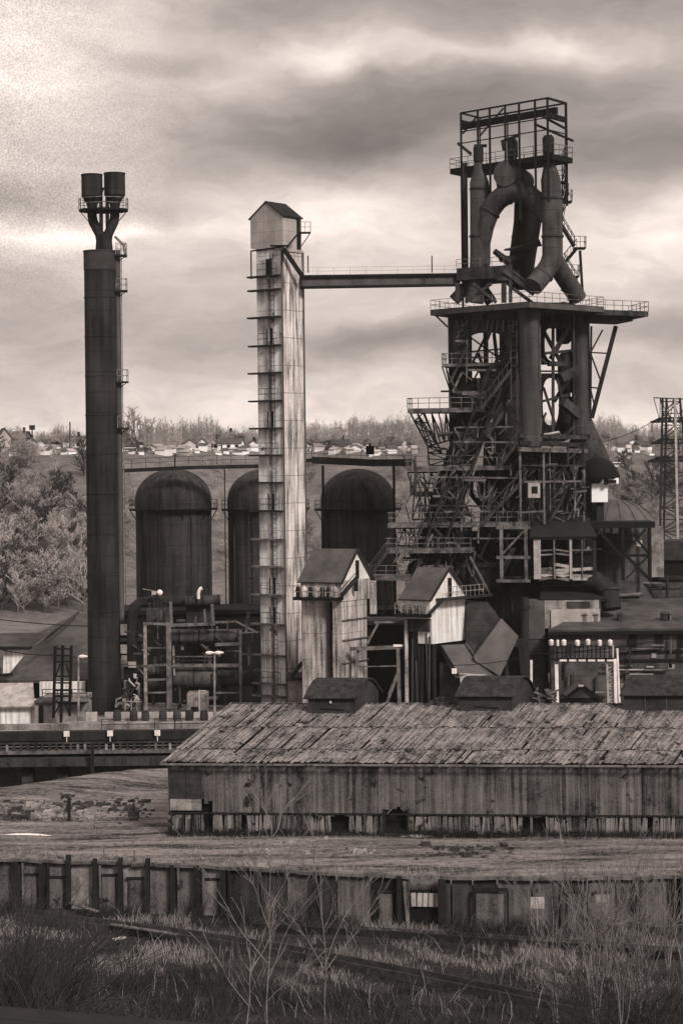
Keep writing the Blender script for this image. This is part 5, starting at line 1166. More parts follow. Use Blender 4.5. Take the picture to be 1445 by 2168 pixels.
mb = MB(); mb.box(W(1229,1452,175.7), .45, .3, .16); T.part('snow_cap', mb, m_snow)
mb = MB(); p = W(1352,1443,165); mb.lathe(p-V((0,0,.3)), [(.3,0),(.32,.2),(.2,.45),(.02,.55)], 12); solo('round_vent', mb, m_pale, 'small pale round vent cap peeking over the right roof monitor', 'vent', p)
# ================================================================ retaining wall
T = Thing('retaining_wall', 'long stained concrete retaining wall with dark posts across the lower yard', 'retaining wall', WALL[3]+V((0,0,-3.9)))
us = [-100+58*k+R.uniform(-15,15)*(k > 7) for k in range(30)]
def wp(u, z, out_):
    p = None
    for a, b in zip(WALL, WALL[1:]):
        if a.x <= u <= b.x: return V((u, a.y+(b.y-a.y)*(u-a.x)/(b.x-a.x)-out_, z))
    return V((u, WALL[-1].y-out_, z))
xs = [G(u, 1840, 0).x for u in us]
hole = (G(866,1850,0).x, G(930,1850,0).x)
for i in range(len(xs)-1):
    x0, x1 = xs[i]+.06, xs[i+1]-.06
    segs = [(x0, x1)]
    if x1 > hole[0] and x0 < hole[1]: segs = [s for s in ((x0, min(x1,hole[0])), (max(x0,hole[1]), x1)) if s[1]-s[0] > .1]
    for a, b in segs:
        mb = MB(); bot = -4.2; top = -.18
        oo = R.uniform(-.18,.10); mb.hexa([wp(a,bot,.18+oo), wp(b,bot,.18+oo), wp(b,bot,-.1), wp(a,bot,-.1), wp(a,top-R.uniform(0,.3),.12), wp(b,top-R.uniform(0,.3),.12), wp(b,top,-.1), wp(a,top,-.1)])
        T.part('wall_panel', mb, R.choice((m_retain, m_retain, m_conc, m_barnwall)) if us[i] < 420 else R.choice((m_retain, m_timber, m_rust, m_barnwall)) if us[i] < 850 else R.choice((m_retain, m_rust, m_barnwall)))
    if not (hole[0]-.2 < xs[i] < hole[1]+.2) and (i < 10 or R.random() < .45):
        mb = MB(); hh = R.uniform(-.25,-.05); tl = R.uniform(-.06,.06)
        if 100 < us[i] < 330: hh = R.uniform(.15,.45)
        p = wp(xs[i],-4.1,.42); q = wp(xs[i]+tl,hh,.42); mb.bar(p, q, R.uniform(.22,.36), .35); T.part('post', mb, m_timber)
        if R.random() < .4: mb = MB(); o_ = R.uniform(.32,.5); mb.bar(wp(xs[i]+o_,-4.1,.3), wp(xs[i]+o_+R.uniform(-.05,.05),-.25,.3), .14, .2); T.part('post', mb, R.choice((m_timber, m_barnwall)))
    if (i % 3 != 1 if us[i] < 420 else R.random() < .35) and segs and segs[0][1]-segs[0][0] > 1.5:
        a, b = segs[0]; mb = MB(); zz = -R.uniform(.9,1.2); mb.bar(wp(a+.3,zz,.22), wp(b-.2,zz+.05,.22), .12, .14); T.part('waling', mb, m_timber)
        mb = MB(); mb.hexa([wp(a+.42,-3.5,.24), wp(b-.35,-3.5,.24), wp(b-.35,-3.5,.16), wp(a+.42,-3.5,.16), wp(a+.42,zz-.1,.22), wp(b-.35,zz-.1,.22), wp(b-.35,zz-.1,.1), wp(a+.42,zz-.1,.1)]); T.part('inset_panel', mb, R.choice((m_conc, m_conc, m_retain, m_barnwall)))
for a, b in ((-14,-4.5),(-26,-14.1),(-4.4,hole[0]),(hole[1],12),(12.1,26)):
    mb = MB(); n = 6
    for k in range(n):
        x0, x1 = a+(b-a)*k/n, a+(b-a)*(k+1)/n; mb.bar(wp(x0,-.1+R.uniform(-.05,.05),.16), wp(x1,-.1+R.uniform(-.05,.05),.16), .5, .2)
    T.part('coping', mb, R.choice((m_timber, m_deck, m_barnwall)))
mb = MB(); mb.hexa([wp(hole[0],-4.2,-.12), wp(hole[1],-4.2,-.12), wp(hole[1],-4.2,-.14), wp(hole[0],-4.2,-.14), wp(hole[0],-1,-.12), wp(hole[1],-1,-.12), wp(hole[1],-1,-.14), wp(hole[0],-1,-.14)]); T.part('opening_shade', mb, m_black)  # black panel stands for the shade inside the void
mb = MB(); mb.bar(wp(hole[0]-.05,-4.1,.45), wp(hole[0]-.35,-.35,.45), .22, .3); T.part('post', mb, m_deck)
mb = MB(); mb.bar(wp(hole[1]+.12,-4.1,.35), wp(hole[1]+.1,-.2,.35), .5, .3); T.part('post', mb, m_timber)
mb = MB()
for k in range(5): x = hole[0]+.25+.36*k; mb.bar(wp(x,-2.0,.05), wp(x+R.uniform(-.03,.03),-1.15,.05), .3, .05)
T.part('pale_boarding', mb, m_pale)
mb = MB(); x = G(1012,1890,0).x; x2 = G(1086,1890,0).x; mb.bar(wp(x,-.75,.5), wp(x2,-.75,.5), .12, .2); mb.bar(wp(x,-3.8,.5), wp(x,-.8,.5), .14); mb.bar(wp(x2,-3.8,.5), wp(x2,-.8,.5), .14); T.part('door_frame', mb, m_timber)
mb = MB(); mb.hexa([wp(x+.15,-3.6,.36), wp(x2-.15,-3.6,.36), wp(x2-.15,-3.6,.28), wp(x+.15,-3.6,.28), wp(x+.15,-1,.36), wp(x2-.15,-1,.36), wp(x2-.15,-1,.28), wp(x+.15,-1,.28)]); T.part('door', mb, m_retain)
p = W(1137,1912,122.5); mb = MB(); mb.box(p, .85, .1, .7); mb.bar(p+V((0,.08,0)), at_z(p+V((0,.08,0)),-4), .08); solo('white_board', mb, m_pale, 'weathered white board fixed to the retaining wall among the right-hand saplings', 'sign board', p)
# ledge and rails at the foot
def railway(name, pts, lab, gauge=1.45):
    ps = [OG(u, v, 0, 90, 135) for u, v in pts]
    T = Thing(name, lab, 'railway track', ps[0])
    for g in (0, gauge):
        mb = MB()
        for a, b in zip(ps, ps[1:]):
            o_ = V((0,g,0)); mb.bar(a+o_+V((0,0,.20)), b+o_+V((0,0,.20)), .14, .42)
            mb.bar(a+o_+V((0,0,.43)), b+o_+V((0,0,.43)), .09, .06)
        T.part('rail', mb, m_railtop)
    mb = MB()
    for a, b in zip(ps, ps[1:]):
        n = int((b-a).length/1.1)
        for k in range(n):
            c = a.lerp(b, (k+R.uniform(.3,.7))/n)+V((0,gauge/2,.03)); mb.box(c, .25, 2.5, .16)
    T.part('sleepers', mb, m_timber, kind='stuff')
    return ps
TRK = railway('railway_track', [(40,1952),(150,1968),(330,1990),(480,2012),(620,2036),(760,2060),(930,2094),(1100,2128),(1290,2168)], 'overgrown railway track slanting across the weeds in the foreground')
kp = [OG(u,v,0,90,135) for u, v in ((540,1972),(700,1980),(860,1988),(1060,2002),(1250,2016),(1460,2036),(1600,2048))]
mb = MB()
for a, b in zip(kp, kp[1:]): mb.bar(a+V((0,0,.15)), b+V((0,0,.15)), .3, .5)
solo('timber_kerb', mb, m_timber, 'long black timber kerb along the foot of the retaining wall', 'kerb')
kp2 = [OG(u,v,0,90,135) for u, v in ((560,1964),(860,1980),(1250,2004),(1560,2030))]
mb = MB()
for a, b in zip(kp2, kp2[1:]): mb.bar(a+V((0,0,.15)), b+V((0,0,.15)), .12, .3)
solo('rusty_pipeline', mb, m_railtop, 'thin rusty pipeline lying just above the black timber kerb', 'pipeline')
for (u0,v0),(u1,v1),m,lab in (((235,1977),(375,1997),m_deck,'long pale plank lying across the rails at the left'),((150,1928),(205,1948),m_deck,'short broken plank below the left end of the retaining wall'),((240,2008),(265,2006),m_pale,'small pale plank end beside the rails at the left')):
    p, q = OG(u0,v0,.5,90,135), OG(u1,v1,.5,90,135); mb = MB(); mb.bar(p, q, .35, .08); solo('plank', mb, m, lab, 'plank')
# ================================================================ yard bits
def rubble(u0,u1,v0,v1,n,m,lab,name='rubble_heap',big=.5):
    mb = MB()
    for k in range(n*3):
        p = OG(R.gauss((u0+u1)/2,(u1-u0)/2.4), R.gauss((v0+v1)/2,(v1-v0)/2.2), 0, 100, 200); s = R.uniform(.04,big*.8*R.choice((.3,.4,.6,1))); ps = []
        for dx, dy, dz in ((-1,-1,-.3),(1,-1,-.3),(1,1,-.3),(-1,1,-.3),(-1,-1,1),(1,-1,1),(1,1,1),(-1,1,1)): ps.append(p+V((dx*s*R.uniform(.4,1.2), dy*s*R.uniform(.3,1), dz*s*R.uniform(.45,.95))))
        mb.hexa(ps)
    return solo(name, mb, m, lab, 'rubble', OG((u0+u1)/2,(v0+v1)/2,0,100,200), kind='stuff')
rubble(60,120,1718,1735,30,m_conc,'scatter of pale rubble left of the lone yard post')
rubble(150,230,1722,1738,36,m_conc,'scatter of pale rubble right of the lone yard post')
rubble(20,60,1722,1742,20,m_rust,'low dark heap of scrap at the far left of the yard')
rubble(120,200,1700,1716,22,m_brick,'thin line of dark slag behind the lone yard post')
rubble(10,110,1700,1714,20,m_conc,'sparse pale stones on the left of the grassy bank')
rubble(560,760,1790,1812,26,m_conc,'scattered pale stones above the middle of the retaining wall')
rubble(930,1080,1795,1815,22,m_rust,'dark clinker lying above the wall opening')
rubble(245,310,1700,1730,26,m_rust,'low dark scrap heap in the yard near the barn corner',big=.6)
for u, v0, v1, w_, lab in ((146,1740,1688,.22,'lone weathered post standing in the left of the yard'),(283,1728,1700,.12,'thin short post standing beside the scrap heap'),(220,1828,1796,.07,'thin stake on the yard edge above the wall posts'),(284,1830,1800,.07,'thin stake on the yard edge left of the saplings')):
    p = OG(u,v0,0,100,200); mb = MB(); mb.bar(p-V((0,0,.2)), W(u,v1,p.y), w_); solo('stake', mb, m_timber if w_ > .1 else m_barnwall, lab, 'post', p)
def patch(u,v,ru,rv,m,lab,name,cat):
    pts = []
    for k in range(18):
        a = 2*math.pi*k/18; s = R.uniform(.75,1.1); p = G(u+ru*math.cos(a)*s, v+rv*math.sin(a)*s, 0); pts.append(V((p.x,p.y,height(p.x,p.y)+.03)))
    mb = MB(); c = sum(pts, V())/18
    top = [p.lerp(c,.5)+V((0,0,.10)) for p in pts]; vs = pts+top+[c+V((0,0,.13))]
    mb.add(vs, [(i,(i+1)%18,18+(i+1)%18,18+i) for i in range(18)]+[(18+i,18+(i+1)%18,36) for i in range(18)], True)
    return solo(name, mb, m, lab, cat)
patch(388,1757,30,3.2,m_snow,'bright patch of old snow at the left corner of the barn','snow_patch','snow patch')
patch(60,1767,58,.5,m_snow,'thin bright streak of snow at the left edge of the yard','snow_patch','snow patch')
patch(880,1771,38,2.4,m_pale,'pale heap of spilt lime along the barn foot below its dark opening','lime_heap','heap')
# guard rail by the road, lower left corner
T = Thing('guard_rail', 'dark blurred guard rail cutting the bottom left corner of the photo', 'guard rail', (-2,3.7,24.2))
ga_, gb_ = W(0,2143,3.6), W(340,2171,3.75); gd_ = (gb_-ga_); ga_, gb_ = ga_-gd_*8, gb_+gd_*8
mb = MB(); mb.bar(ga_-V((0,0,.17)), gb_-V((0,0,.17)), .05, .32)
mb.pipe([ga_-V((0,0,.02)), gb_-V((0,0,.02))], .03, 8); T.part('beam', mb, m_dark)
for x in (-3, -.4, 2.2): mb = MB(); mb.bar((x,3.78+x*.5,24.0),(x,3.78+x*.5,24.8-x*.12), .09); T.part('post', mb, m_dark)
# ================================================================ pylon and wires
Y = 290
T = Thing('pylon', 'tall lattice electricity pylon cut by the right edge of the photo', 'pylon', XY(1425,1150,Y,height(48,Y)))
def PW(u, v, dy=0): return W(u, v, Y+dy)
for a_, b_, dy, m in (((1402,842),(1396,1150),0,m_dark),((1428,842),(1434,1150),0,m_pale),((1410,842),(1404,1150),3,m_dark),((1438,842),(1470,1150),3,m_dark)):
    mb = MB(); mb.bar(PW(*a_,dy), PW(*b_,dy), .3 if m is m_dark else .34); T.part('leg', mb, m)
mb = MB(); mb.truss(PW(1396,1150), PW(1402,850), PW(1434,1150), PW(1428,850), 12, .12, .16); T.part('lattice', mb, m_dark)
mb = MB(); mb.truss(PW(1404,1150,3), PW(1410,850,3), PW(1470,1150,3), PW(1438,850,3), 12, .12, .14); T.part('lattice', mb, m_dark)
mb = MB(); mb.truss(PW(1383,842), PW(1480,846), PW(1396,890), PW(1470,890), 7, .16, .1); T.part('top_arm', mb, m_dark)
for v, l, rgt in ((892,1376,1480),(937,1378,1490),(975,1372,1490)):
    mb = MB(); mb.truss(PW(l,v+2), PW(rgt,v), PW(l+18,v-7), PW(rgt-12,v-8), 8, .22, .13); mb.bar(PW(l,v+2,.2), PW(l+34,v-9,1.5), .2); T.part('cross_arm', mb, m_black)
    for u in (l+4, 1440, 1470): p = PW(u, v+2); mb = MB(); mb.lathe(p-V((0,0,1.5)), [(.05,0),(.16,.1),(.16,1.2),(.05,1.5)], 8); T.part('insulator', mb, m_rail)
def wire(u0,v0,Y0,u1,v1,Y1,sag,rad,lab):
    p, q = W(u0,v0,Y0), W(u1,v1,Y1); pts = [p.lerp(q,k/20)-V((0,0,sag*4*(k/20)*(1-k/20))) for k in range(21)]
    mb = MB(); mb.pipe(pts, rad, 5); solo('cable', mb, m_wire, lab, 'cable', p, 'overhead cables')
wire(1122,1386,180,1560,1320,170,.5,.05,'thick black cable rising across the insulators to the right edge')
wire(930,1408,176,1122,1388,180,.3,.035,'thin cable running from the conveyor sheds to the dark standpipe')
wire(-60,1303,190,190,1326,200,.2,.045,'black cable crossing high over the left shed roof to the smokestack')
wire(-60,1356,185,135,1386,187,.5,.045,'black cable drooping to the top of the ladder frame')
wire(132,1386,187,312,1411,198,.2,.03,'cable running from the ladder frame past the smokestack foot')
wire(1270,936,300,1380,893,290,.4,.05,'faint cable reaching the pylon from behind the dust catcher')
# ================================================================ hilltop houses
HS = [(10,952,26,46,'g','tall grey house at the far left edge of the hilltop',0),(40,948,34,34,'d','hilltop house with a dark gambrel roof and pale front, second from the left edge',1),(66,950,22,22,'g','small grey house just right of the dark gambrel house',0),(88,948,16,18,'w','tiny white house in the bare trees left of the smokestack',0),(112,948,22,20,'d','dark low house between the tiny white house and the long roofed one',0),(155,948,44,24,'w','long pale house with a dark roof touching the smokestack outline',1),
 (270,956,36,12,'w','long low white shed just right of the smokestack landing',0),(318,954,22,14,'w','low white shed left of the pale round tree',0),(402,952,24,20,'g','grey house on the hilltop above the left stove dome',0),(428,950,20,22,'w','narrow white house above the left stove dome shoulder',0),(452,951,18,24,'g','narrow grey house left of the long white bungalow',1),(484,954,52,26,'w','long white bungalow with a dark roof beside the dark conifer',1),(536,955,26,22,'w','white house half behind the hoist tower on its left side',0),
 (664,952,26,22,'w','white house just right of the hoist tower',1),(694,950,18,18,'g','grey house right of the white house beside the hoist tower',0),(722,952,38,22,'g','long grey house with a flat look left of the walkway box',1),(752,957,24,16,'w','white low house behind the walkway railing',0),(812,956,18,12,'g','low grey shed right of the walkway box',0),(840,954,16,20,'w','small bright white house nearest the furnace',0),(872,957,22,14,'g','grey shed beside the furnace truss on the hilltop',0),
 (1296,952,20,18,'w','white house right of the dust catcher on the far slope',0),(1340,950,30,20,'w','wide white house between the dust catcher and the pylon',1),(1368,954,20,18,'g','grey house left of the pylon arms',0),(1322,974,26,18,'g','lower grey house on the wooded slope left of the pylon',0),(1305,988,18,14,'w','lowest small white house on the slope right of the dust catcher',0)]
for u, v, wpx, hpx, kd, lab, big in HS:
    p = OG(u, v, -.3, 300, 596); k = 4200/p.y; wd, hh = wpx/k, hpx/k
    T = Thing('house', lab, 'house', p, 'houses on the far hilltop'); ang = R.uniform(-.35,.35); ex = V((math.cos(ang), math.sin(ang), 0)); ey = V((-ex.y, ex.x, 0)); dp = max(4, wd*.6); hw = hh*.6+.3
    a = p-ex*wd/2; mb = MB(); mb.prism([a, a+ex*wd, a+ex*wd+ey*dp, a+ey*dp], (0,0,hw)); T.part('wall', mb, {'w':m_housew,'g':m_house,'d':m_roofd}[kd])
    mb = MB(); z0 = p.z+hw; z1 = z0+hh*.4; o_ = .3
    if R.random() < .5 or wpx > 30:
        rl, rr = a+ey*dp/2, a+ex*wd+ey*dp/2
        for q in (0, dp): s_ = -o_ if q == 0 else o_; mb.slab([at_z(a+ey*(q+s_)-ex*o_, z0-.15), at_z(a+ex*(wd+o_)+ey*(q+s_), z0-.15), at_z(rr+ex*o_, z1), at_z(rl-ex*o_, z1)], .2)
        mb2 = MB(); mb2.prism([at_z(a+ex*.02,z0), at_z(a+ey*dp+ex*.02,z0), at_z(rl+ex*.02,z1-.15)], ex*(wd-.04))
    else:
        rl, rr = a+ex*wd/2, a+ex*wd/2+ey*dp
        for q in (0, wd): s_ = -o_ if q == 0 else o_; mb.slab([at_z(a+ex*(q+s_)-ey*o_, z0-.15), at_z(a+ex*(q+s_)+ey*(dp+o_), z0-.15), at_z(rr+ey*o_, z1), at_z(rl-ey*o_, z1)], .2)
        mb2 = MB(); mb2.prism([at_z(a,z0), at_z(a+ex*wd,z0), at_z(rl,z1-.15)], ey*dp)
    T.part('gable', mb2, {'w':m_housew,'g':m_house,'d':m_house}[kd]); T.part('roof', mb, m_houseroof)
    if big:
        n = max(2, int(wd/2.2))
        for k2 in range(n): mb = MB(); c = a+ex*(wd*(k2+.5)/n)-ey*.02; mb.box(at_z(c,p.z+hw*.55), .9, .1, 1.1, ex); T.part('window', mb, m_glass)
        mb = MB(); c = a+ex*wd*.7+ey*dp*.5; mb.box(at_z(c,z1+.3), .6, .6, 1.4); T.part('chimney', mb, m_brick)
TINY = ((-30,60,'along the ridge at the far left',5),(78,178,'along the ridge just left of the smokestack',8),(255,330,'along the ridge right of the smokestack',6),(335,545,'along the ridge between the stove dome and hoist tower',17),(648,780,'along the ridge right of the hoist tower',12),(785,885,'along the ridge left of the furnace',8),(1288,1385,'on the slope between dust catcher and pylon',10))
for u0, u1, where, n in TINY:
    for k in range(n):
        u = u0+(u1-u0)*(k+R.uniform(.1,.9))/n; p = OG(u, 950+R.uniform(-2,16), -.3, 300, 598); kk = 4200/p.y; wd = R.uniform(10,24)/kk; hh = R.uniform(8,14)/kk; dp = 5; ang = R.uniform(-.4,.4); ex = V((math.cos(ang), math.sin(ang), 0)); ey = V((-ex.y, ex.x, 0)); a = p-ex*wd/2
        T = Thing('house', 'tiny pale house '+where, 'house', p, 'tiny houses '+where)
        mb = MB(); mb.prism([a, a+ex*wd, a+ex*wd+ey*dp, a+ey*dp], (0,0,hh)); T.part('wall', mb, R.choice((m_housew, m_housew, m_house)))
        mb = MB(); mb.prism([at_z(a-ey*.3,p.z+hh), at_z(a+ey*(dp+.3),p.z+hh), at_z(a+ey*dp/2,p.z+hh*R.uniform(1.4,1.7))], ex*wd); T.part('roof', mb, R.choice((m_houseroof, m_house)))
for u, v0, v1, lab in ((148,952,893,'thin tall mast rising from the hilltop left of the smokestack'),(68,950,905,'short pole with a dark head on the left hilltop')):
    p = OG(u,v0,0,300,596); mb = MB(); mb.bar(p, W(u,v1,p.y), .3); 
    if u == 68: mb.box(W(u,v1,p.y), 1.4, .6, 1.2)
    solo('mast', mb, m_dark, lab, 'mast', p)
# ================================================================ trees
def tri_tube(mb, p, q, r0, r1):
    d = (q-p).normalized(); a = V((0,0,1)) if abs(d.z) < .9 else V((1,0,0)); x = d.cross(a).normalized(); y = d.cross(x); vs = []
    for c, r_ in ((p,r0),(q,r1)):
        for k in range(3): t_ = 2.0944*k; vs.append(c+(x*math.cos(t_)+y*math.sin(t_))*r_)
    mb.add(vs, [(0,1,4,3),(1,2,5,4),(2,0,3,5)])
def grow(h, rng, spread=.9, n1=9, twr=.045, leafy=0, lo=.25):
    tr, cr = MB(), MB(); p = V((0,0,-.4)); d = V((rng.uniform(-.1,.1), rng.uniform(-.1,.1), 1)).normalized(); pts = [p]; n = 7
    for i in range(n): d = (d+V((rng.uniform(-.16,.16), rng.uniform(-.16,.16), .1))).normalized(); pts.append(pts[-1]+d*h*.82/n)
    tr.pipe(pts, [max(.025*h*(1-i/(n+1.5)), .05) for i in range(n+1)], 7)
    def sub(p, d, L, r_, lev):
        q = p; segs = 3
        for i in range(segs):
            d = (d+V((rng.uniform(-.3,.3), rng.uniform(-.3,.3), rng.uniform(-.05,.22)))).normalized(); q2 = q+d*L/segs
            tri_tube(cr, q, q2, r_*(1-i/segs*.5), r_*(1-(i+1)/segs*.5))
            if lev < 3:
                for j in range(2 if lev < 2 else 3):
                    dd = (d+V((rng.uniform(-1,1), rng.uniform(-1,1), rng.uniform(-.5,.7)))*.9).normalized(); sub(q2, dd, L*rng.uniform(.42,.68), max(r_*.5, twr*.6), lev+1)
            if leafy and lev >= 2:
                for j in range(leafy):
                    c = q2+V((rng.gauss(0,.25), rng.gauss(0,.25), rng.gauss(0,.25))); a = V((rng.uniform(-1,1), rng.uniform(-1,1), rng.uniform(-1,1)))*.17; b = V((rng.uniform(-1,1), rng.uniform(-1,1), rng.uniform(-1,1)))*.17
                    cr.add([c-a, c+b, c+a], [(0,1,2)])
            q = q2
    for k in range(n1):
        t_ = lo+(.98-lo)*k/(n1-1); i = min(n-1, int(t_*n)); p = pts[i].lerp(pts[i+1], t_*n-i); a = k*2.4+rng.uniform(-.5,.5); u_ = rng.uniform(.3,.9)
        sub(p, V((math.cos(a)*spread, math.sin(a)*spread, u_)).normalized(), h*rng.uniform(.22,.4)*(1.15-.5*t_), .011*h, 1)
    return tr, cr
PROTO = []
def proto(name, lab, cat, grp, kind, seed):
    rng = random.Random(seed)
    T = Thing(name, lab, cat, (0,0,0), grp)
    if kind == 'pale': tr, cr = grow(8, rng, .8, 13, .07); m = m_twig
    elif kind == 'dark': tr, cr = grow(7, rng, 1.0, 15, .065, 0, .10); m = m_twigd
    elif kind == 'mid': tr, cr = grow(7, rng, .9, 11, .06, 1, .12); m = m_wood
    T.part('trunk', tr, m_bark); T.part('crown', cr, m)
    return T.o
def place(src, first, u, v, hpx, base_h, lab, grp, y0=300, y1=596):
    p = OG(u, v, -.1, y0, y1); o = src if first else copy_tree(src)
    s = hpx/(4200/p.y)/base_h; o.location = p; o.scale = (s*R.uniform(.9,1.25), s*R.uniform(.9,1.25), s); o.rotation_euler = (0,0,R.uniform(0,6.28))
    o['label'] = lab; o['group'] = grp; return o
LS = {'pale':('bare_tree','pale bare winter tree on the wooded slope left of the smokestack','trees on the slope left of the smokestack'),
      'dark':('brushy_tree','dark brushy tree in the thicket on the slope left of the smokestack','brushy trees on the slope left of the smokestack'),
      'mid':('grey_tree','grey twiggy tree on the slope left of the smokestack','grey trees on the slope left of the smokestack')}
KD = {}
for kd in ('pale','dark','mid'):
    KD[kd] = [proto(LS[kd][0], LS[kd][1], 'tree', LS[kd][2], kd, 40+i*7+len(kd)) for i in range(3)]
used = set()
def put(kd, u, v, hpx, lab, grp, y0=300, y1=596):
    i = R.randrange(3); f = (kd, i) not in used; used.add((kd, i))
    return place(KD[kd][i], f, u, v, hpx, 8 if kd == 'pale' else 7, lab, grp, y0, y1)
for k in range(185):
    u = R.uniform(-70,190); v = 965+335*R.random()**.85
    if u > 120 and v < 1100 and R.random() < .6: continue
    kd = R.choice(('dark','pale','pale','mid','dark')); f = .55+.6*(v-960)/340
    put(kd, u, v, R.uniform(60,105)*f, LS[kd][1], LS[kd][2])
for k in range(34):
    u = R.uniform(1290,1500); v = R.uniform(975,1145); kd = R.choice(('dark','mid','dark','pale'))
    nm = {'pale':'pale bare tree','dark':'dark brushy tree','mid':'grey twiggy tree'}[kd]
    put(kd, u, v, R.uniform(40,70), nm+' on the slope behind the pylon', nm+'s behind the pylon')
for k in range(55):
    u = R.choice((R.uniform(255,290), R.uniform(448,484), R.uniform(645,682), R.uniform(838,880), R.uniform(255,880))); v = R.uniform(985,1240); kd = R.choice(('pale','mid','pale'))
    nm = {'pale':'pale bare shrub','mid':'grey twiggy shrub'}[kd]
    put(kd, u, v, R.uniform(22,40), nm+' on the open slope seen between the stoves', nm+'s between the stoves')
for u, v, h, lab in ((283,955,92,'tall pale bare tree just right of the smokestack on the skyline'),(308,955,76,'second pale bare tree right of the smokestack on the skyline'),(262,955,60,'small pale skyline tree touching the smokestack edge'),(320,962,44,'short pale round tree standing before the hilltop houses')):
    put('pale', u, v, h, lab, 'skyline trees right of the smokestack')
for k in range(75):
    u = R.choice((R.uniform(-40,180), R.uniform(255,545), R.uniform(645,880), R.uniform(1285,1460))); kd = R.choice(('pale','mid','pale'))
    put(kd, u, 947+R.uniform(-2,6), R.uniform(18,40), 'small bare tree among the hilltop houses' if kd == 'pale' else 'small grey tree among the hilltop houses', 'bare trees among the hilltop houses' if kd == 'pale' else 'grey trees among the hilltop houses', 380)
for kd in KD:
    for i, o in enumerate(KD[kd]):
        if (kd, i) not in used: put(kd, 60, 1200, 60, LS[kd][1], LS[kd][2])
def conifer(u, v, hpx, lab):
    p = OG(u, v, 0, 300, 596); h = hpx/(4200/p.y); T = Thing('conifer', lab, 'conifer tree', p, 'dark conifers on the hilltop'); mb = MB(); mb.pipe([p-V((0,0,.3)), p+V((0,0,h*.95))], [h*.03,.03], 6); T.part('trunk', mb, m_bark)
    mb = MB()
    for k in range(420):
        t_ = R.random()**.8; rr = h*.24*(1-t_)*R.uniform(.5,1.1)+.1; a = R.uniform(0,6.28); c = p+V((rr*math.cos(a), rr*math.sin(a), h*(.06+.94*t_))); d_ = V((math.cos(a), math.sin(a), -.5))*.45; s_ = V((-math.sin(a), math.cos(a), 0))*.2
        mb.add([c-s_, c+s_, c+d_], [(0,1,2)])
    T.part('crown', mb, m_conif)
conifer(489,946,40,'pointed dark conifer standing over the long white bungalow'); conifer(511,950,26,'smaller dark conifer right of the pointed one'); conifer(538,950,24,'small dark conifer against the hoist tower edge')
# far woods: one mass on the skyline
rng = np.random.default_rng(3); mbv = []; mbf = []
def wood(u0, u1, n, h0, h1, y0, y1, zoff=0):
    for k in range(n):
        u = R.uniform(u0,u1); Yy = R.uniform(y0,y1); x = ray(u,950)[0]*Yy; z = height(x,Yy)-.5; h = R.uniform(h0,h1)*(1+.75*math.exp(-((u-400)/75)**2)+.25*math.exp(-((u-700)/60)**2)+.25*math.exp(-((u-850)/85)**2)+.4*math.exp(-((u-1300)/40)**2)+.18*math.sin(u*.06)+.12*math.sin(u*.17)); nn = len(mbv); lx = R.uniform(-.8,.8)
        w_ = R.uniform(.06,.14); mbv.extend([(x-w_,Yy,z),(x+w_,Yy,z),(x+lx,Yy,z+h)]); mbf.append((nn,nn+1,nn+2))
        for j in range(9):
            t_ = R.uniform(.3,.95); bx = x+lx*t_; bz = z+h*t_; L = h*.30*(1.1-t_)+.5; a = R.choice((-1,1)); nn = len(mbv); mbv.extend([(bx-.05,Yy,bz),(bx+.05,Yy,bz),(bx+a*L*R.uniform(.3,.9),Yy+R.uniform(-1,1),bz+L)]); mbf.append((nn,nn+1,nn+2))
wood(-140,1580,4200,3,6,610,700)
me = bpy.data.meshes.new('far_woods'); me.from_pydata(mbv, [], mbf); me.materials.append(m_wood); fo = bpy.data.objects.new('far_woods', me); COL.objects.link(fo); tag(fo, kind='stuff')
# ================================================================ grass, weeds, thickets
def clear(p):
    for ln, a0, a1 in ((TRK, 2.3, 1.9), (kp, 1.3, .6)):
        for a, b in zip(ln, ln[1:]):
            if a.x <= p.x < b.x:
                y = a.y+(b.y-a.y)*(p.x-a.x)/(b.x-a.x)
                if y-a0 < p.y < y+a1: return R.random() < .93
    return False
def blades(name, m, n, region, h0, h1, w_, lean, keep=None):
    vs = []; fs = []
    for k in range(n):
        u, v = region(); p = OG2(u, v)
        if p is None or (keep and not keep(p)) or clear(p): continue
        h = R.uniform(h0,h1)*(.55+.9*max(0, .5+.5*vnoise(p.x*.7+3, p.y*.6))); a = R.uniform(0,math.pi); dx, dy = math.cos(a)*w_, math.sin(a)*w_; nn = len(vs)
        lx, ly = R.gauss(0,lean)*h, R.gauss(0,lean)*h
        vs += [(p.x-dx,p.y-dy,p.z-.05),(p.x+dx,p.y+dy,p.z-.05),(p.x+lx*.4+dx*.7,p.y+ly*.4+dy*.7,p.z+h*.6),(p.x+lx*.4-dx*.7,p.y+ly*.4-dy*.7,p.z+h*.6),(p.x+lx,p.y+ly,p.z+h*.95)]
        fs += [(nn,nn+1,nn+2,nn+3),(nn+3,nn+2,nn+4)]
    me = bpy.data.meshes.new(name); me.from_pydata(vs, [], fs); me.materials.append(m); o = bpy.data.objects.new(name, me); COL.objects.link(o); tag(o, kind='stuff')
def OG2(u, v):          # direct: u = x metres, v = y metres here
    return V((u, v, height(u, v)))
def lower(): return (R.uniform(-25,27), R.uniform(100,wallY(0)+1))
blades('dry_grass', m_grass, 90000, lower, .15, .6, .014, .45, lambda p: p.y < wallY(p.x)-.4 and p.y > 109.5+2.5*vnoise(p.x*.3,p.y*.4)-.30*p.x and vnoise(p.x*.55+1,p.y*.5)+.5*vnoise(p.x*1.9,p.y*1.3) > .0)
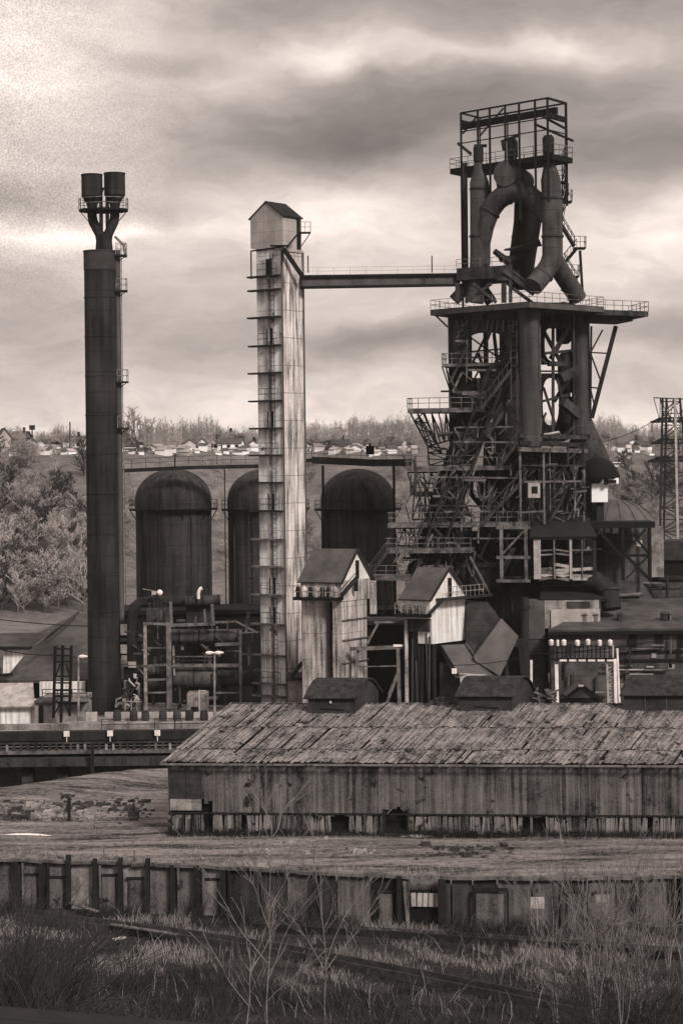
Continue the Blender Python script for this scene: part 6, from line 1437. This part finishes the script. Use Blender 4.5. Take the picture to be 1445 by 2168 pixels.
blades('dead_weeds', m_weed, 50000, lambda: (R.uniform(-24,26), 88+32*R.random()**.8), .4, 1.1, .014, .5, lambda p: p.y < 113-.30*p.x+3*vnoise(p.x*.25,p.y*.3) and p.y < wallY(p.x)-.5 and vnoise(p.x*.7,p.y*.6+2)+.5*vnoise(p.x*1.7,p.y*1.5) > -.35)
blades('yard_grass', m_grass, 9000, lambda: (R.uniform(-28,30), R.uniform(0,1)), .08, .3, .03, .4, None) if False else None
def yard():
    x = R.uniform(-27,28); wy = wallY(x); return (x, wy+.6+abs(R.gauss(0,.8))) if R.random() < .5 else (x, wy+R.uniform(.5,22))
blades('yard_grass', m_grass, 6000, yard, .06, .30, .014, .5, lambda p: True)
def barnfoot():
    s = R.uniform(0, LEN); p = w0+e*s-en*(.2+abs(R.gauss(0,.5))); return (p.x, p.y)
blades('barn_weeds', m_weed, 6000, barnfoot, .2, .7, .016, .4)
def wallfoot():
    x = R.uniform(-26,27); return (x, wallY(x)-.5-abs(R.gauss(0,1.6)))
blades('wall_weeds', m_weed, 9000, wallfoot, .3, 1.5, .015, .5, lambda p: vnoise(p.x*.9,p.y*.3) > -.1)
blades('pale_stems', m_grass, 2600, lower, .5, 1.5, .013, .6, lambda p: p.y < wallY(p.x)-1)
# saplings traced along their stems, standing on the bank below the road
def sapling(lab, grp, Yb, stems, r0, m=m_sap, twigs=5):
    bx = W(stems[0][0][0], stems[0][0][1], Yb); gz = height(bx.x, Yb)
    T = Thing('sapling', lab, 'sapling', V((bx.x,Yb,gz)), grp)
    for i, st in enumerate(stems):
        dy = 0 if i == 0 else R.uniform(-1.5,1.5); n = len(st); pts = [W(u, v, Yb+dy*j/(n-1)) for j, (u, v) in enumerate(st)]
        pts = [x for a_, b_ in zip(pts, pts[1:]) for x in (a_, a_.lerp(b_, .5)+V((R.uniform(-.07,.07), R.uniform(-.07,.07), 0)))]+[pts[-1]]; n = len(pts)
        if i == 0 or st[0][1] > 2150: pts = [V((pts[0].x, pts[0].y, min(gz-.1, pts[0].z-.2)))]+pts
        # smooth
        sm = []
        for j in range(len(pts)-1):
            p0, p1, p2, p3 = pts[max(j-1,0)], pts[j], pts[j+1], pts[min(j+2,len(pts)-1)]
            for s_ in range(5):
                t_ = s_/5; sm.append(.5*((2*p1)+(p2-p0)*t_+(2*p0-5*p1+4*p2-p3)*t_*t_+(3*p1-p0-3*p2+p3)*t_**3))
        sm.append(pts[-1]); N = len(sm); ra = r0*(1 if i == 0 else .62)
        mb = MB(); mb.pipe(sm, [max(ra*(1-.8*j/(N-1)), .008) for j in range(N)], 7); st_o = T.part('stem' if i == 0 or st[0][1] > 2150 else 'branch', mb, m)
        twigs = twigs if i else twigs+4
        for k in range(twigs):
            j = R.randrange(N//3, N-1); d_ = (sm[j+1]-sm[j]).normalized(); q = sm[j]; L = R.uniform(.4,1.3); d2 = (d_+V((R.uniform(-.8,.8), R.uniform(-.8,.8), R.uniform(-.2,.4)))).normalized()
            mid_ = q+d2*L*.5; end = mid_+(d2+V((R.uniform(-.2,.2),0,.15))).normalized()*L*.5; tw = MB(); tw.pipe([q, mid_, end], [ra*.4, ra*.3, .007], 5); s1 = end+(d2+V((R.uniform(-.6,.6),R.uniform(-.3,.3),.2))).normalized()*L*.35; tw.pipe([mid_, mid_.lerp(s1,.5)+V((R.uniform(-.05,.05),0,.03)), s1], [ra*.25, ra*.2, .005], 4); T.part('twig', tw, m, st_o)
G1 = 'bare saplings in the foreground'
sapling('tallest pale bare sapling with a straight stem at the lower centre', G1, 70, [[(566,2200),(568,2060),(569,1950),(572,1850),(576,1750)],[(567,2075),(598,1990),(640,1920),(690,1850)],[(568,2030),(590,1945),(640,1880)],[(566,2040),(505,1965),(445,1860),(402,1795)],[(569,1965),(541,1885),(508,1835)],[(574,1775),(592,1742),(612,1698)],[(575,1765),(562,1720),(555,1680)],[(567,2120),(610,2080),(655,2040)],[(572,1900),(545,1850),(530,1790)],[(571,1930),(602,1870),(615,1800)]], .033, m_sap, 7)
sapling('forked bare sapling with spreading V stems right of the tallest one', G1, 76, [[(690,2200),(690,2050),(682,1950),(668,1850),(662,1770),(646,1690)],[(690,2060),(650,1990),(606,1925)],[(690,2055),(742,1990),(800,1900)],[(690,2040),(728,1945),(792,1850)],[(670,1870),(652,1840),(628,1815)],[(684,1980),(715,1940),(735,1880)]], .028, m_sap, 7)
sapling('slim leaning sapling at the lower centre left of the tall one', G1, 66, [[(520,2210),(528,2120),(530,2040),(518,1960),(490,1900)],[(530,2060),(560,2010),(580,1950)],[(526,2130),(480,2070),(455,2020)]], .03, m_sap, 3)
rg = [('multi-stemmed bare sapling leaning left at the lower right', 1180, [(1158,1790),(1105,1795),(1210,1830),(1130,1900)], 70),('multi-stemmed bare sapling with an upright fan at the lower right', 1262, [(1184,1770),(1228,1810),(1262,1800),(1300,1815),(1330,1900)], 66),('multi-stemmed bare sapling curving out at the right edge', 1352, [(1338,1790),(1372,1770),(1412,1750),(1445,1800),(1290,1860)], 72),('low dark sapling spreading between the right-hand fans', 1310, [(1240,1930),(1360,1890),(1420,1930),(1290,1880)], 62),('slender sapling rising at the far right corner', 1432, [(1400,1830),(1440,1790),(1470,1760)], 68)]
for lab, ub, tops, Yb in rg:
    st = []
    for j, (u, v) in enumerate(tops):
        b0_ = ub+R.uniform(-10,10); st.append([(b0_,2210),(b0_+(u-b0_)*.22+R.uniform(-6,6),2085),(b0_+(u-b0_)*.6+R.uniform(-8,8),1950 if v < 1860 else 2010),(u,v)])
        st.append([(b0_+(u-b0_)*.35,2050),(b0_+(u-b0_)*.5+R.uniform(-40,40),1960),(u+R.uniform(-60,60),v+R.uniform(10,70))])
    sapling(lab, G1, Yb, st, .034, m_sap if 'dark' not in lab else m_bark, 7)
def thicket(lab, Yb, ub, spread, top, n, m, v0=2200):
    p = W(ub, v0, Yb); gz = height(p.x, Yb); T = Thing('thicket', lab, 'thicket', V((p.x,Yb,gz)), 'dark thickets on the bank'); k0 = 4200/Yb
    for part in range(4):
        mb = MB()
        for k in range(n//4):
            b_ = V((p.x+R.gauss(0,spread*.4)/k0, Yb+R.uniform(-2,2), 0)); b_.z = height(b_.x, b_.y)-.1; a = R.uniform(0,6.28); H = (v0-top)/k0*R.uniform(.35,1.0)
            d_ = V((math.cos(a)*R.uniform(.1,.9)+.15, math.sin(a)*.5, 1)).normalized(); q = b_; pts = [q]
            for j in range(5): d_ = (d_+V((R.uniform(-.25,.25), R.uniform(-.2,.2), -.10))).normalized(); q = q+d_*H/5; pts.append(q)
            mb.pipe(pts, [.022,.019,.016,.013,.01,.006], 4, False)
            for j in range(4):
                c = pts[R.randrange(1,5)]; d2 = (d_+V((R.uniform(-1,1), R.uniform(-.6,.6), R.uniform(-.4,.8)))).normalized(); mb.pipe([c, c+d2*H*.13, c+d2*H*.24+V((0,0,-.05))], [.012,.010,.005], 4, False)
        T.part('branches', mb, m, kind='stuff')
thicket('dense dark thicket of arching twigs at the lower left edge', 72, 0, 62, 1740, 620, m_bush)
thicket('lower dark thicket spreading right of the left edge one', 68, 70, 80, 1930, 360, m_bush)
thicket('dark scrubby thicket under the fan of saplings at the lower right', 66, 1330, 150, 1900, 360, m_bush)
thicket('low scrub of dead canes at the bottom centre', 70, 760, 190, 2000, 260, m_bush)
thicket('low scrub of dead canes at the bottom left of centre', 66, 330, 130, 2000, 260, m_bush)
